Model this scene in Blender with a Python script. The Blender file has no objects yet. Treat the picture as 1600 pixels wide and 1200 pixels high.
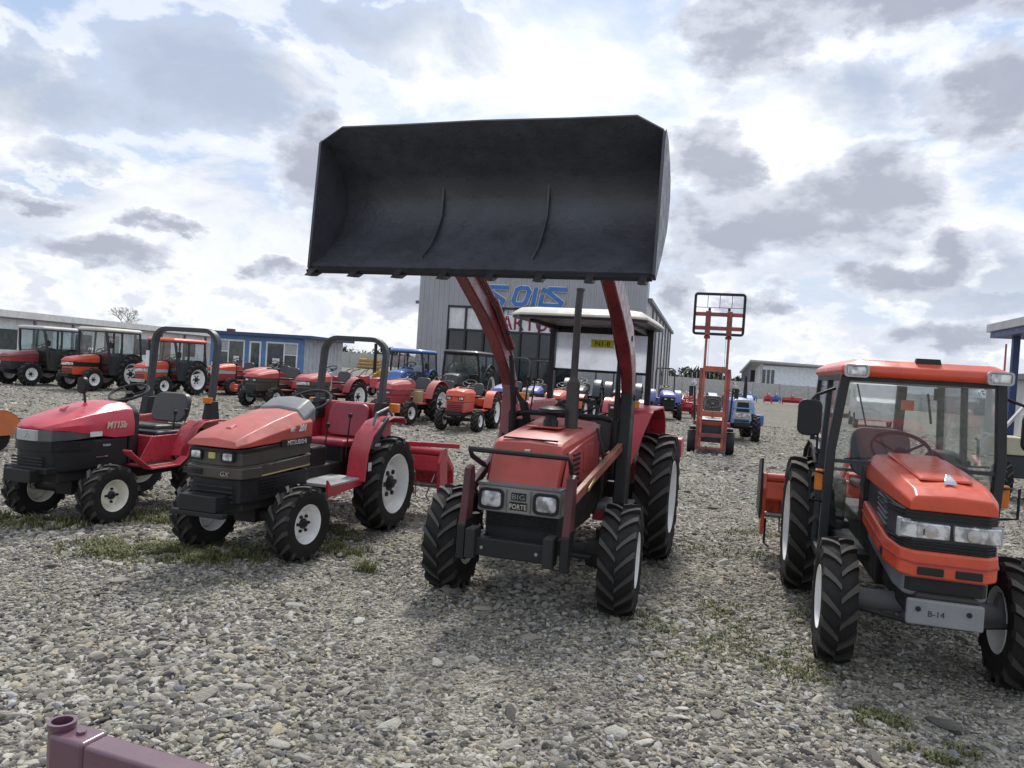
import bpy, bmesh, math, random
import numpy as np
from math import pi, sin, cos, radians, sqrt, atan2
from mathutils import Vector, Matrix, Euler
random.seed(7); rng = np.random.default_rng(11)
C = bpy.context.scene.collection
scene = bpy.context.scene

# ------------------------------------------------------------------ camera
H, PITCH, ROLL, FPX = 1.7, radians(1.2), radians(3.6), 1200.0
Fv = Vector((0, cos(PITCH), -sin(PITCH))); R0 = Vector((1, 0, 0)); U0 = Vector((0, sin(PITCH), cos(PITCH)))
Rv = R0*cos(ROLL)+U0*sin(ROLL); Uv = U0*cos(ROLL)-R0*sin(ROLL)
cd = bpy.data.cameras.new('camera'); cam = bpy.data.objects.new('camera', cd); C.objects.link(cam)
cd.sensor_width = 36; cd.lens = 27; cd.clip_start = 0.05; cd.clip_end = 3000
m = Matrix((Rv, Uv, -Fv)).transposed().to_4x4(); m.translation = (0, 0, H); cam.matrix_world = m
scene.camera = cam

def azel(px, py):                       # direction (azimuth, elevation) of a point of the photograph, used to place clouds in the sky
    d = (Fv+Rv*((px-800)/FPX)-Uv*((py-600)/FPX)).normalized()
    return atan2(d.x, d.y), math.asin(d.z)

# ------------------------------------------------------------------ world and sun
SUN_AZ, SUN_EL = radians(8), radians(50)
w = bpy.data.worlds.new('World'); scene.world = w; w.use_nodes = True
nt = w.node_tree; nt.nodes.clear()
def N(t, tree=None, **k):
    n = (tree or nt).nodes.new(t)
    for a, b in k.items(): setattr(n, a, b)
    return n
def L(a, b, tree=None): (tree or nt).links.new(a, b)
def M(op, a, b=None, c=None, tree=None, clamp=False):
    n = N('ShaderNodeMath', tree, operation=op); n.use_clamp = clamp
    for i, v in enumerate((a, b, c)):
        if v is None: continue
        if isinstance(v, (int, float)): n.inputs[i].default_value = v
        else: L(v, n.inputs[i], tree)
    return n.outputs[0]
def MIX(f, a, b, tree=None):
    n = N('ShaderNodeMix', tree, data_type='RGBA')
    for i, v in ((0, f), (6, a), (7, b)):
        if isinstance(v, (int, float)): n.inputs[i].default_value = v
        elif isinstance(v, tuple): n.inputs[i].default_value = (*v, 1)
        else: L(v, n.inputs[i], tree)
    return n.outputs[2]
def SM(v, lo, hi, tree=None, t0=0, t1=1):
    n = N('ShaderNodeMapRange', tree, interpolation_type='SMOOTHSTEP')
    L(v, n.inputs[0], tree); n.inputs[1].default_value = lo; n.inputs[2].default_value = hi
    n.inputs[3].default_value = t0; n.inputs[4].default_value = t1
    return n.outputs[0]
sky = N('ShaderNodeTexSky', sky_type='NISHITA', sun_disc=False, sun_elevation=SUN_EL, sun_rotation=SUN_AZ, air_density=1.0, dust_density=1.5, altitude=50)
tc = N('ShaderNodeTexCoord'); sep = N('ShaderNodeSeparateXYZ'); L(tc.outputs['Generated'], sep.inputs[0])
X, Y, Z = sep.outputs
az = M('ARCTAN2', X, Y); el = M('ARCSINE', Z)
zz = M('ADD', M('MAXIMUM', Z, 0.0), 0.16)
pv = N('ShaderNodeCombineXYZ'); L(M('DIVIDE', X, zz), pv.inputs[0]); L(M('DIVIDE', Y, zz), pv.inputs[1]); pv.inputs[2].default_value = 3.1
def noise(vec, scale, det, rough=.55, tree=None, dist=0.0):
    n = N('ShaderNodeTexNoise', tree); L(vec, n.inputs['Vector'], tree)
    n.inputs['Scale'].default_value = scale; n.inputs['Detail'].default_value = det; n.inputs['Roughness'].default_value = rough; n.inputs['Distortion'].default_value = dist
    return n.outputs['Fac']
ae = N('ShaderNodeCombineXYZ'); L(az, ae.inputs[0]); L(M('MULTIPLY', el, 1.7), ae.inputs[1])
n_big = noise(pv.outputs[0], 0.75, 6, .58, dist=.4)
n_fine = noise(ae.outputs[0], 4.5, 8, .60, dist=.5)
n_puff = noise(ae.outputs[0], 15.0, 6, .58)
P3 = N('ShaderNodeCombineXYZ'); L(az, P3.inputs[0]); L(el, P3.inputs[1])
def warp(vec, src, sc, det, amp):
    n = N('ShaderNodeTexNoise'); n.noise_dimensions = '3D'; L(src, n.inputs['Vector']); n.inputs['Scale'].default_value = sc; n.inputs['Detail'].default_value = det; n.inputs['Roughness'].default_value = .62
    a = N('ShaderNodeVectorMath', operation='MULTIPLY_ADD'); L(n.outputs['Color'], a.inputs[0]); a.inputs[1].default_value = (amp, amp*.62, 0); L(vec, a.inputs[2])
    b = N('ShaderNodeVectorMath', operation='ADD'); L(a.outputs[0], b.inputs[0]); b.inputs[1].default_value = (-amp*.5, -amp*.31, 0); return b.outputs[0]
PW = warp(P3.outputs[0], ae.outputs[0], 9.0, 6, .17)
def field(vec, lst):
    v = None
    for px, py, hx, hy in lst:
        a, e = azel(px, py); sx, sy = FPX/hx, FPX/hy
        t = N('ShaderNodeVectorMath', operation='MULTIPLY_ADD'); L(vec, t.inputs[0]); t.inputs[1].default_value = (sx, sy, 0); t.inputs[2].default_value = (-a*sx, -e*sy, 0)
        l = N('ShaderNodeVectorMath', operation='LENGTH'); L(t.outputs[0], l.inputs[0])
        v = l.outputs['Value'] if v is None else M('MINIMUM', v, l.outputs['Value'])
    return v
darkf = field(PW, [(1270,335,170,62),(1115,235,62,52),(1390,300,75,62),(1130,375,80,38),(1180,40,115,62),(1400,0,210,44),(1580,150,95,60),(495,245,62,60),
              (255,347,48,14),(165,392,75,22),(455,425,60,18),(1480,388,46,34),(1395,432,62,26),(1190,480,40,24),(1068,455,40,34),(1500,530,80,22),(35,300,42,13),(620,475,50,22)])
greyf = field(PW, [(350,120,160,75),(50,140,120,55),(640,60,160,50),(540,445,130,26),(1570,430,120,60),(1310,140,150,50),(120,230,90,26),(780,470,60,30)])
bluef = field(PW, [(240,40,190,60),(590,20,170,60),(1080,120,110,80),(880,60,110,40),(180,190,110,55),(560,110,70,55),(60,510,160,34),(420,190,90,45)])
glowf = field(PW, [(900,150,300,110),(1150,240,200,90),(740,160,160,60)])
haze = SM(el, 0.0, 0.5, t0=1.0, t1=0.0)
white_cov = SM(M('ADD', n_big, M('MULTIPLY', M('SUBTRACT', n_fine, .5), .9)), .36, .56)
white_cov = M('MULTIPLY', white_cov, SM(M('ADD', bluef, M('MULTIPLY', M('SUBTRACT', n_fine, .5), 2.0)), .75, 1.35, t0=.0, t1=1))
white_cov = M('MAXIMUM', white_cov, M('MULTIPLY', haze, .55))
skyb = MIX(0.60, sky.outputs[0], (3.9, 5.3, 7.7))
base = MIX(white_cov, skyb, MIX(SM(n_fine, .38, .62), (5.9, 6.3, 7.2), (8.0, 8.3, 8.8)))
gt = M('ADD', greyf, M('MULTIPLY', M('SUBTRACT', n_fine, .5), 1.8))
base = MIX(M('MULTIPLY', SM(gt, 1.35, .65), .7), base, MIX(SM(gt, 1.1, .3), (5.6, 6.0, 6.9), (4.0, 4.5, 5.5)))
base = MIX(M('MULTIPLY', M('MULTIPLY', SM(gt, .95, 1.15), SM(gt, 1.5, 1.25)), .55), base, (8.8, 8.9, 9.1))
base = MIX(M('MULTIPLY', SM(glowf, 1.4, .4), SM(n_fine, .36, .58, t0=.30, t1=.95)), base, (9.3, 9.5, 9.6))
low = M('MULTIPLY', SM(el, .16, .05), SM(el, -.01, .03)); cu = M('ADD', M('MULTIPLY', n_puff, .6), M('MULTIPLY', n_fine, .4))
base = MIX(M('MULTIPLY', M('MULTIPLY', SM(cu, .49, .54), low), .7), base, (8.6, 8.8, 9.1))
base = MIX(M('MULTIPLY', M('MULTIPLY', SM(cu, .545, .60), low), .6), base, (5.2, 5.6, 6.7))
dt = M('ADD', darkf, M('ADD', M('MULTIPLY', M('SUBTRACT', n_puff, .5), .9), M('MULTIPLY', M('SUBTRACT', n_fine, .5), 1.1)))
base = MIX(M('MULTIPLY', M('MULTIPLY', SM(dt, .9, 1.15), SM(dt, 1.65, 1.25)), M('MULTIPLY', SM(n_puff, .42, .62), .6)), base, (8.9, 9.1, 9.3))
dcol = MIX(SM(M('ADD', dt, M('MULTIPLY', M('SUBTRACT', n_puff, .5), 1.6)), 1.0, .35), (5.8, 6.1, 6.9), (3.7, 3.95, 4.75))
base = MIX(M('MULTIPLY', SM(dt, 1.22, .84), .92), base, dcol)
base = MIX(SM(el, -.02, .0), (2.2, 2.1, 2.0), base)
w.cycles.sampling_method = 'MANUAL'; w.cycles.sample_map_resolution = 256
bg = N('ShaderNodeBackground'); bg.inputs['Strength'].default_value = 0.104; L(base, bg.inputs['Color'])
wo = N('ShaderNodeOutputWorld'); L(bg.outputs[0], wo.inputs[0])
sl = bpy.data.lights.new('sun', 'SUN'); sun = bpy.data.objects.new('sun', sl); C.objects.link(sun)
sl.energy = 2.9; sl.angle = radians(10); sl.color = (1, .96, .9)
sd = Vector((sin(SUN_AZ)*cos(SUN_EL), cos(SUN_AZ)*cos(SUN_EL), sin(SUN_EL)))
sun.rotation_euler = sd.to_track_quat('Z', 'Y').to_euler()
scene.view_settings.view_transform = 'Standard'; scene.view_settings.look = 'None'
scene.view_settings.exposure = 0.22; scene.view_settings.gamma = 1; scene.view_settings.use_curve_mapping = False
scene.cycles.max_bounces = 8; scene.cycles.transparent_max_bounces = 16; scene.cycles.use_denoising = True

# ------------------------------------------------------------------ materials
MC = {}
def newmat(name):
    mt = bpy.data.materials.new(name); mt.use_nodes = True; t = mt.node_tree
    return mt, t, t.nodes['Principled BSDF']
def mat(name, col, rough=.5, metal=0.0, dust=0.0, bump=0.0, bscale=60, var=.12, dustcol=(.32, .29, .25), coat=0.0, spec=.5):
    if name in MC: return MC[name]
    mt, t, b = newmat(name); MC[name] = mt
    co = N('ShaderNodeTexCoord', t).outputs['Object']
    n1 = noise(co, 3.5, 7, .6, t); n2 = noise(co, 14, 5, .6, t)
    c = MIX(SM(n1, .3, .7, t), tuple(x*(1-var) for x in col), tuple(min(1, x*(1+var)) for x in col), t)
    if dust:
        g = N('ShaderNodeNewGeometry', t); s = N('ShaderNodeSeparateXYZ', t); L(g.outputs['Normal'], s.inputs[0], t)
        up = SM(s.outputs[2], -.2, 1.0, t, .35, 1.0)
        f = M('MULTIPLY', M('MULTIPLY', SM(M('ADD', M('MULTIPLY', n1, .5), M('MULTIPLY', n2, .5), tree=t), .38, .66, t), up, tree=t), dust, tree=t)
        c = MIX(f, c, dustcol, t)
    L(c, b.inputs['Base Color'], t)
    L(SM(n2, .3, .7, t, max(.02, rough-.08), min(1, rough+.12)), b.inputs['Roughness'], t)
    b.inputs['Metallic'].default_value = metal; b.inputs['Coat Weight'].default_value = coat; b.inputs['Coat Roughness'].default_value = .15
    b.inputs['Specular IOR Level'].default_value = spec
    if bump:
        bn = N('ShaderNodeBump', t); bn.inputs['Strength'].default_value = bump; bn.inputs['Distance'].default_value = .01
        L(noise(co, bscale, 6, .6, t), bn.inputs['Height'], t); L(bn.outputs[0], b.inputs['Normal'], t)
    return mt
def glass(name, tint=(.75, .82, .82), refl=.12):
    if name in MC: return MC[name]
    mt, t, b = newmat(name); MC[name] = mt; t.nodes.remove(b)
    tr = N('ShaderNodeBsdfTransparent', t); tr.inputs[0].default_value = (*tint, 1)
    gl = N('ShaderNodeBsdfGlossy', t); gl.inputs['Roughness'].default_value = .04; gl.inputs[0].default_value = (.9, .95, 1, 1)
    fr = N('ShaderNodeLayerWeight', t); fr.inputs['Blend'].default_value = .5
    mx = N('ShaderNodeMixShader', t); L(M('ADD', M('MULTIPLY', M('POWER', fr.outputs['Facing'], 4.0, tree=t), .7, tree=t), refl*.6, tree=t, clamp=True), mx.inputs[0], t)
    L(tr.outputs[0], mx.inputs[1], t); L(gl.outputs[0], mx.inputs[2], t)
    L(mx.outputs[0], t.nodes['Material Output'].inputs[0], t); return mt
red = mat('red paint', (.50, .022, .045), .32, dust=.14, coat=.25)
redpink = mat('bright red plastic hood', (.56, .03, .06), .36, dust=.12, coat=.2)
faded = mat('faded orange red paint', (.52, .068, .052), .42, dust=.2, var=.2)
fadedr = mat('sun faded red paint', (.52, .07, .065), .42, dust=.25, var=.2)
orange = mat('orange red paint', (.66, .080, .032), .34, dust=.08, coat=.25)
oldred = mat('old maroon loader paint', (.17, .016, .028), .3, dust=.12, var=.35, coat=.2)
rustred = mat('chipped red steel', (.075, .016, .020), .5, dust=.08, var=.5, bump=.3)
darkred = mat('dark red paint', (.33, .02, .03), .4, dust=.2)
blackp = mat('black paint', (.012, .013, .015), .42, dust=.03, spec=.35)
bucketm = mat('black bucket paint', (.050, .055, .068), .33, dust=.05, bump=.32, bscale=34, var=.25)
blackpl = mat('black plastic', (.014, .015, .017), .45, dust=.05, spec=.3)
charc = mat('charcoal cab paint', (.022, .028, .036), .38, dust=.08)
castiron = mat('dark cast iron', (.017, .018, .020), .6, dust=.12, bump=.3, spec=.25)
rubber = mat('tyre rubber', (.012, .012, .013), .78, dust=.16, bump=.25, dustcol=(.17, .155, .135), spec=.25)
lugm = mat('dusty tyre lug rubber', (.028, .027, .026), .85, dust=.6, bump=.4, dustcol=(.20, .185, .165), spec=.25, var=.5)
white = mat('white rim paint', (.88, .88, .87), .4, dust=.05)
cream = mat('cream rim paint', (.84, .82, .72), .45, dust=.12)
offwhite = mat('off white canopy plastic', (.56, .54, .48), .55, dust=.3)
greym = mat('grey painted metal', (.15, .16, .18), .5, dust=.2, bump=.15)
greyl = mat('light grey metal', (.42, .43, .44), .5, dust=.2)
goldg = mat('bronze grey plastic', (.050, .046, .036), .42, dust=.15)
silver = mat('chrome steel', (.6, .6, .62), .22, metal=1.0)
amber = mat('amber lens', (.75, .20, .01), .18, coat=.6)
def _lens():
    mt, t, b = newmat('clear lamp lens'); co = N('ShaderNodeTexCoord', t).outputs['Object']; wv = N('ShaderNodeTexWave', t); wv.inputs['Scale'].default_value = 38; L(co, wv.inputs[0], t)
    n = noise(co, 16, 3, .5, t); L(MIX(SM(n, .35, .62, t), (.30, .31, .32), (.88, .89, .92), t), b.inputs['Base Color'], t); b.inputs['Metallic'].default_value = .35; b.inputs['Roughness'].default_value = .12
    b.inputs['Coat Weight'].default_value = 1.0; bn = N('ShaderNodeBump', t); bn.inputs['Strength'].default_value = .6; bn.inputs['Distance'].default_value = .004; L(wv.outputs['Fac'], bn.inputs['Height'], t); L(bn.outputs[0], b.inputs['Normal'], t); return mt
lens = _lens()
smoke = mat('smoked lamp lens', (.10, .10, .105), .1, coat=1.0)
gpm = mat('grey grille plastic', (.27, .265, .25), .5, dust=.15)
vinyl = mat('black vinyl', (.028, .029, .032), .42, dust=.2)
redvinyl = mat('red vinyl', (.30, .015, .04), .38, dust=.1)
blue1 = mat('blue paint', (.045, .16, .48), .35, dust=.15, coat=.3)
bluel = mat('light blue paint', (.16, .30, .62), .4, dust=.25)
violet = mat('violet blue paint', (.13, .15, .50), .4, dust=.2)
navy = mat('dark blue steel', (.03, .06, .17), .4, dust=.1)
mast_or = mat('rusty orange mast paint', (.36, .085, .045), .5, dust=.2, var=.4)
mast_rd = mat('rust red mast paint', (.25, .045, .045), .5, dust=.2, var=.4)
purple = mat('purple maroon paint', (.11, .036, .068), .32, dust=.14, coat=.6, bump=.06, bscale=30)
wood = mat('stacked timber', (.42, .27, .12), .8, var=.4)
steel = mat('worn steel', (.35, .35, .36), .4, metal=.8, dust=.3)
yellow = mat('yellow sticker', (.62, .66, .05), .6)
paper = mat('white print', (.72, .72, .72), .6)
blacktx = mat('black print', (.02, .02, .02), .5)
goldtx = mat('gold print', (.5, .4, .15), .4)
whitetx = mat('silver print', (.7, .72, .74), .35)
cleargl = glass('clear cab glass', (.95, .97, .97), .15)
darkgl = glass('tinted cab glass', (.90, .94, .94), .10)
vinylw = mat('cloudy clear vinyl sheet', (.5, .53, .58), .35)
def _sheet():
    mt, t, b = newmat('cloudy plastic sheet'); t.nodes.remove(b)
    tr = N('ShaderNodeBsdfTransparent', t); tr.inputs[0].default_value = (.9, .92, .95, 1)
    tl = N('ShaderNodeBsdfTranslucent', t); tl.inputs[0].default_value = (.75, .78, .84, 1)
    gl = N('ShaderNodeBsdfGlossy', t); gl.inputs['Roughness'].default_value = .25; gl.inputs[0].default_value = (.8, .8, .8, 1)
    co = N('ShaderNodeTexCoord', t).outputs['Object']
    m1 = N('ShaderNodeMixShader', t); L(SM(noise(co, 6, 5, .6, t), .3, .7, t, .35, .6), m1.inputs[0], t); L(tr.outputs[0], m1.inputs[1], t); L(tl.outputs[0], m1.inputs[2], t)
    m2 = N('ShaderNodeMixShader', t); m2.inputs[0].default_value = .12; L(m1.outputs[0], m2.inputs[1], t); L(gl.outputs[0], m2.inputs[2], t)
    L(m2.outputs[0], t.nodes['Material Output'].inputs[0], t); return mt
sheetm = _sheet()

# ------------------------------------------------------------------ mesh toolkit
class MB:
    def __init__(s): s.v = []; s.f = []; s.mi = []; s.m = 0
    def add(s, vs, fs):
        o = len(s.v); s.v += [tuple(p) for p in vs]; s.f += [tuple(i+o for i in f) for f in fs]; s.mi += [s.m]*len(fs); return s
    def box(s, x0, x1, y0, y1, z0, z1):
        return s.add([(x, y, z) for z in (z0, z1) for y in (y0, y1) for x in (x0, x1)], [(0,2,3,1),(4,5,7,6),(0,1,5,4),(2,6,7,3),(0,4,6,2),(1,3,7,5)])
    def loft(s, loops, cap=True, closed=True):
        n = len(loops[0]); vs = [p for l in loops for p in l]; fs = []
        for i in range(len(loops)-1):
            for j in range(n if closed else n-1):
                k = (j+1) % n; fs.append((i*n+j, i*n+k, (i+1)*n+k, (i+1)*n+j))
        if cap: fs.append(tuple(range(n))[::-1]); fs.append(tuple((len(loops)-1)*n+j for j in range(n)))
        return s.add(vs, fs)
    def prx(s, yz, x0, x1): return s.loft([[(x0, y, z) for y, z in yz], [(x1, y, z) for y, z in yz]])
    def pry(s, xz, y0, y1): return s.loft([[(x, y0, z) for x, z in xz], [(x, y1, z) for x, z in xz]])
    def prz(s, xy, z0, z1, sl=0.0, yr=0.0):
        return s.loft([[(x, y, z0+sl*(y-yr)) for x, y in xy], [(x, y, z1+sl*(y-yr)) for x, y in xy]])
    def strip(s, pts, t, x0, x1):       # a bent sheet: polyline in yz, thickness t, from x0 to x1
        P = [Vector((0, a, b)) for a, b in pts]; lo = []
        for i, p in enumerate(P):
            d = (P[min(i+1, len(P)-1)]-P[max(i-1, 0)]).normalized(); nn = Vector((0, -d.z, d.y)); lo.append(p-nn*t)
        loops = []
        for p, q in zip(P, lo): loops.append([(x0, p.y, p.z), (x1, p.y, p.z), (x1, q.y, q.z), (x0, q.y, q.z)])
        return s.loft(loops)
    def tube(s, pts, r, n=8, closed=False, flat=None):
        P = [Vector(p) for p in pts]; loops = []; up = None
        for i, p in enumerate(P):
            if closed: d = P[(i+1) % len(P)]-P[i-1]
            else: d = P[min(i+1, len(P)-1)]-P[max(i-1, 0)]
            d.normalize()
            if up is None:
                up = Vector((0, 0, 1)) if abs(d.z) < .9 else Vector((0, 1, 0))
            a = d.cross(up).normalized(); b = a.cross(d).normalized(); up = b
            rr = r[i] if isinstance(r, (list, tuple)) else r
            if flat:                    # rectangular section (width along a, height along b)
                aa, bb = flat; aa *= rr; bb *= rr
                loops.append([p+a*x+b*y for x, y in ((-aa, -bb), (aa, -bb), (aa, bb), (-aa, bb))])
            else: loops.append([p+a*(rr*cos(2*pi*k/n))+b*(rr*sin(2*pi*k/n)) for k in range(n)])
        if closed: loops.append(loops[0]); return s.loft(loops, cap=False)
        return s.loft(loops)
    def bar(s, p, q, w, h): return s.tube([p, q], 1, flat=(w/2, h/2))
    def lathe(s, prof, n=24, c=(0, 0, 0), ax='x', cap=False):
        loops = []
        for a, r in prof:
            l = []
            for k in range(n):
                t = 2*pi*k/n
                l.append((c[0]+a, c[1]+r*cos(t), c[2]+r*sin(t)) if ax == 'x' else (c[0]+r*cos(t), c[1]+r*sin(t), c[2]+a) if ax == 'z' else (c[0]+r*cos(t), c[1]+a, c[2]+r*sin(t)))
            loops.append(l)
        return s.loft(loops, cap=cap)
    def plate(s, pts, t):
        P = [Vector(p) for p in pts]; nn = (P[1]-P[0]).cross(P[2]-P[0]).normalized()*t
        return s.loft([P, [p+nn for p in P]])
    def done(s, name, mats, parent=None, bevel=0.0, ang=35, seg=2, loc=None, kind=None):
        me = bpy.data.meshes.new(name); me.from_pydata(s.v, [], s.f)
        if not isinstance(mats, (list, tuple)): mats = [mats]
        for q in mats: me.materials.append(q)
        me.polygons.foreach_set('material_index', s.mi)
        b = bmesh.new(); b.from_mesh(me); bmesh.ops.recalc_face_normals(b, faces=b.faces); b.to_mesh(me); b.free()
        me.shade_smooth(); me.set_sharp_from_angle(angle=radians(ang))
        o = bpy.data.objects.new(name, me); C.objects.link(o); o.parent = parent
        if loc: o.location = loc
        if kind: o['kind'] = kind
        if bevel:
            bm = o.modifiers.new('bevel', 'BEVEL'); bm.width = bevel; bm.segments = seg; bm.limit_method = 'ANGLE'; bm.angle_limit = radians(30); bm.harden_normals = True
        return o
def thing(name, label, cat, loc=(0, 0, 0), rz=0, group=None, scale=1):
    o = bpy.data.objects.new(name, None); C.objects.link(o); o.empty_display_size = .2
    o.location = loc; o.rotation_euler = (0, 0, rz); o.scale = (scale,)*3
    o['label'] = label; o['category'] = cat
    if group: o['group'] = group
    return o
def holder(name, parent, loc=(0, 0, 0), rz=0):
    o = bpy.data.objects.new(name, None); C.objects.link(o); o.parent = parent; o.location = loc; o.rotation_euler = (0, 0, rz); o.empty_display_size = .1
    return o
def tagm(o, label, cat, group=None):
    o['label'] = label; o['category'] = cat
    if group: o['group'] = group
    return o
def text(s, size, loc, rot, mt, parent, ext=.002, shear=0.0, name='lettering', sx=1.0, align='CENTER', bold=0.0):
    cu = bpy.data.curves.new('t', 'FONT'); cu.body = s; cu.size = size; cu.extrude = ext; cu.shear = shear; cu.align_x = align; cu.offset = bold; cu.resolution_u = 2
    to = bpy.data.objects.new('t', cu); C.objects.link(to)
    bpy.context.view_layer.update()
    me = bpy.data.meshes.new_from_object(to.evaluated_get(bpy.context.evaluated_depsgraph_get()))
    bpy.data.objects.remove(to); me.materials.clear(); me.materials.append(mt)
    o = bpy.data.objects.new(name, me); C.objects.link(o); o.parent = parent; o.location = loc; o.rotation_euler = rot; o.scale = (sx, 1, 1); return o
FR = (pi/2, 0, 0); SIDE = (pi/2, 0, pi/2)
def rrect(w, h, r, n=4, cx=0, cy=0):
    out = []
    for qx, qy, a0 in ((1, 1, 0), (-1, 1, 90), (-1, -1, 180), (1, -1, 270)):
        for k in range(n+1):
            a = radians(a0+90*k/n); out.append((cx+qx*(w/2-r)+r*cos(a), cy+qy*(h/2-r)+r*sin(a)))
    return out
def arc(cy, cz, r, a0, a1, n=10): return [(cy-r*cos(radians(a0+(a1-a0)*k/n)), cz+r*sin(radians(a0+(a1-a0)*k/n))) for k in range(n+1)]

# ------------------------------------------------------------------ wheels (axis x; +x is the outward side)
WC = {}
def tyre_mesh(r, w, rr, nl, seg=None, lug=None):
    b = MB(); lug = lug or r*.062; rc = r-lug; seg = seg or 40
    prof = [(.36, rr*.97), (.44, rr), (.5, rr+.28*(rc-rr)), (.515, rr+.55*(rc-rr)), (.49, rc-.14*(rc-rr)), (.40, rc-.012), (.2, rc), (-.2, rc), (-.40, rc-.012), (-.49, rc-.14*(rc-rr)), (-.515, rr+.55*(rc-rr)), (-.5, rr+.28*(rc-rr)), (-.44, rr), (-.36, rr*.97)]
    b.lathe([(x*w, q) for x, q in prof], seg)
    da = .50*w/r; lw = 2*pi/nl*.17
    for k in range(nl):
        for s in (1, -1):
            th = 2*pi*(k+(0 if s > 0 else .5))/nl; loops = []
            for t, xx, rt, wd in ((0, .0, r, .8), (.35, .17, r, .9), (.75, .36, r-.004, 1.15), (1, .485, r-.05*r*.6, 1.35), (1.06, .525, rc-.25*(rc-rr), 1.2)):
                a = th+da*min(t, 1)**.9+.0; rb = rc-.03 if t < 1.05 else rc-.35*(rc-rr)
                if t >= 1: rb = rc-.4*(rc-rr)
                x = s*xx*w; h = lw*wd
                f = lambda ang, rad, xq: (xq, -rad*cos(ang), rad*sin(ang))
                xi = x-(s*.03*w if t >= 1 else 0)
                loops.append([f(a-h, rb, xi), f(a-h*.72, rt, x), f(a+h*.72, rt, x), f(a+h, rb, xi)])
            o = len(b.v); b.loft(loops)
            nf = 4*(len(loops)-1)+2
            for i in range(nf-1):
                if i % 4 == 1 and i < nf-2: b.mi[len(b.mi)-nf+i] = 1
    return b
def wheel(parent, x, y, r, w, rr, rimmat, nl=18, steer=0.0, hubm=None, nb=6, seg=40, simple=False, z=None, bolts=True):
    s = 1 if x > 0 else -1
    h = holder('wheel', parent, (x, y, r-.012 if z is None else z), steer); h.scale = (s, 1, 1)
    k = (r, w, rr, nl, seg, rimmat.name, nb, simple)
    if k not in WC:
        t = tyre_mesh(r, w, rr, nl, seg).done('tyre', [rubber, lugm], None, ang=30)
        b = MB(); n = 32
        b.lathe([(.46*w, rr*1.0), (.475*w, rr*.985), (.44*w, rr*.95), (.36*w, rr*.925), (.22*w, rr*.86), (.02*w, rr*.84), (.0*w, rr*.80), (.10*w, rr*.62), (.17*w, rr*.56), (.17*w, rr*.30), (.17*w, rr*.05)], n)
        b.lathe([(-.46*w, rr*1.0), (-.475*w, rr*.985), (-.40*w, rr*.93), (-.2*w, rr*.87), (.02*w, rr*.86)], n)
        rim = b.done('rim', rimmat, None, ang=40)
        b = MB(); b.lathe([(.10*w, rr*.27), (.24*w, rr*.26), (.30*w, rr*.16), (.36*w, rr*.14), (.37*w, 0.001)], 16)
        if not simple:
            for q in range(nb):
                a = 2*pi*q/nb; cy, cz = rr*.40*cos(a), rr*.40*sin(a)
                b.lathe([(.17*w, rr*.085), (.17*w+.018, rr*.08), (.17*w+.019, .001)], 6, (0, cy, cz))
        hub = b.done('hub', hubm or blackp, None)
        WC[k] = (t, rim, hub); first = True
        for o in (t, rim, hub): o.parent = h
    else:
        for o in WC[k]:
            c = o.copy(); C.objects.link(c); c.parent = h
    return h

# ------------------------------------------------------------------ shared tractor parts
def seat(p, y, z, mt=vinyl, w=.44, high=.36):
    o = MB(); 
    o.loft([[(x*w/2*.9, y-.22+.0*k, z+zz) for x, zz in ((-1, 0), (1, 0), (1, .07), (-1, .07))] for k in (0,)] + [[(x*w/2, y+.20, z+zz-.02) for x, zz in ((-1, 0), (1, 0), (1, .08), (-1, .08))]])
    sc = o.done('seat', mt, p, bevel=.03, seg=3)
    pts = rrect(w*.98, high, .10, 5)
    b = MB(); b.loft([[(x, y+.20+.25*(zq+high/2)+dy, z+.07+high/2+zq) for x, zq in pts] for dy in (-.03, .05)])
    b.done('backrest', mt, p, bevel=.02, seg=3)
def steering(p, y, z, r=.19, tilt=25, col=True, y2=None, z2=None):
    rot = Matrix.Rotation(radians(tilt), 4, 'X'); c = Vector((0, y, z))
    b = MB(); b.tube([c+rot@Vector((r*cos(2*pi*k/24), r*sin(2*pi*k/24), 0)) for k in range(24)], .014, 6, closed=True)
    for k in range(3):
        a = 2*pi*k/3+.5; b.tube([c+rot@Vector((0, 0, -.04)), c+rot@Vector((r*cos(a), r*sin(a), 0))], .010, 5)
    b.tube([c+rot@Vector((0, 0, .0)), c+rot@Vector((0, 0, -.06))], .035, 10)
    if col: b.tube([c+rot@Vector((0, 0, -.05)), (0, y2 if y2 is not None else y-.18, z2 if z2 is not None else z-.35)], [.022, .035], 8)
    return b.done('steering_wheel', blackpl, p)
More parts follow.
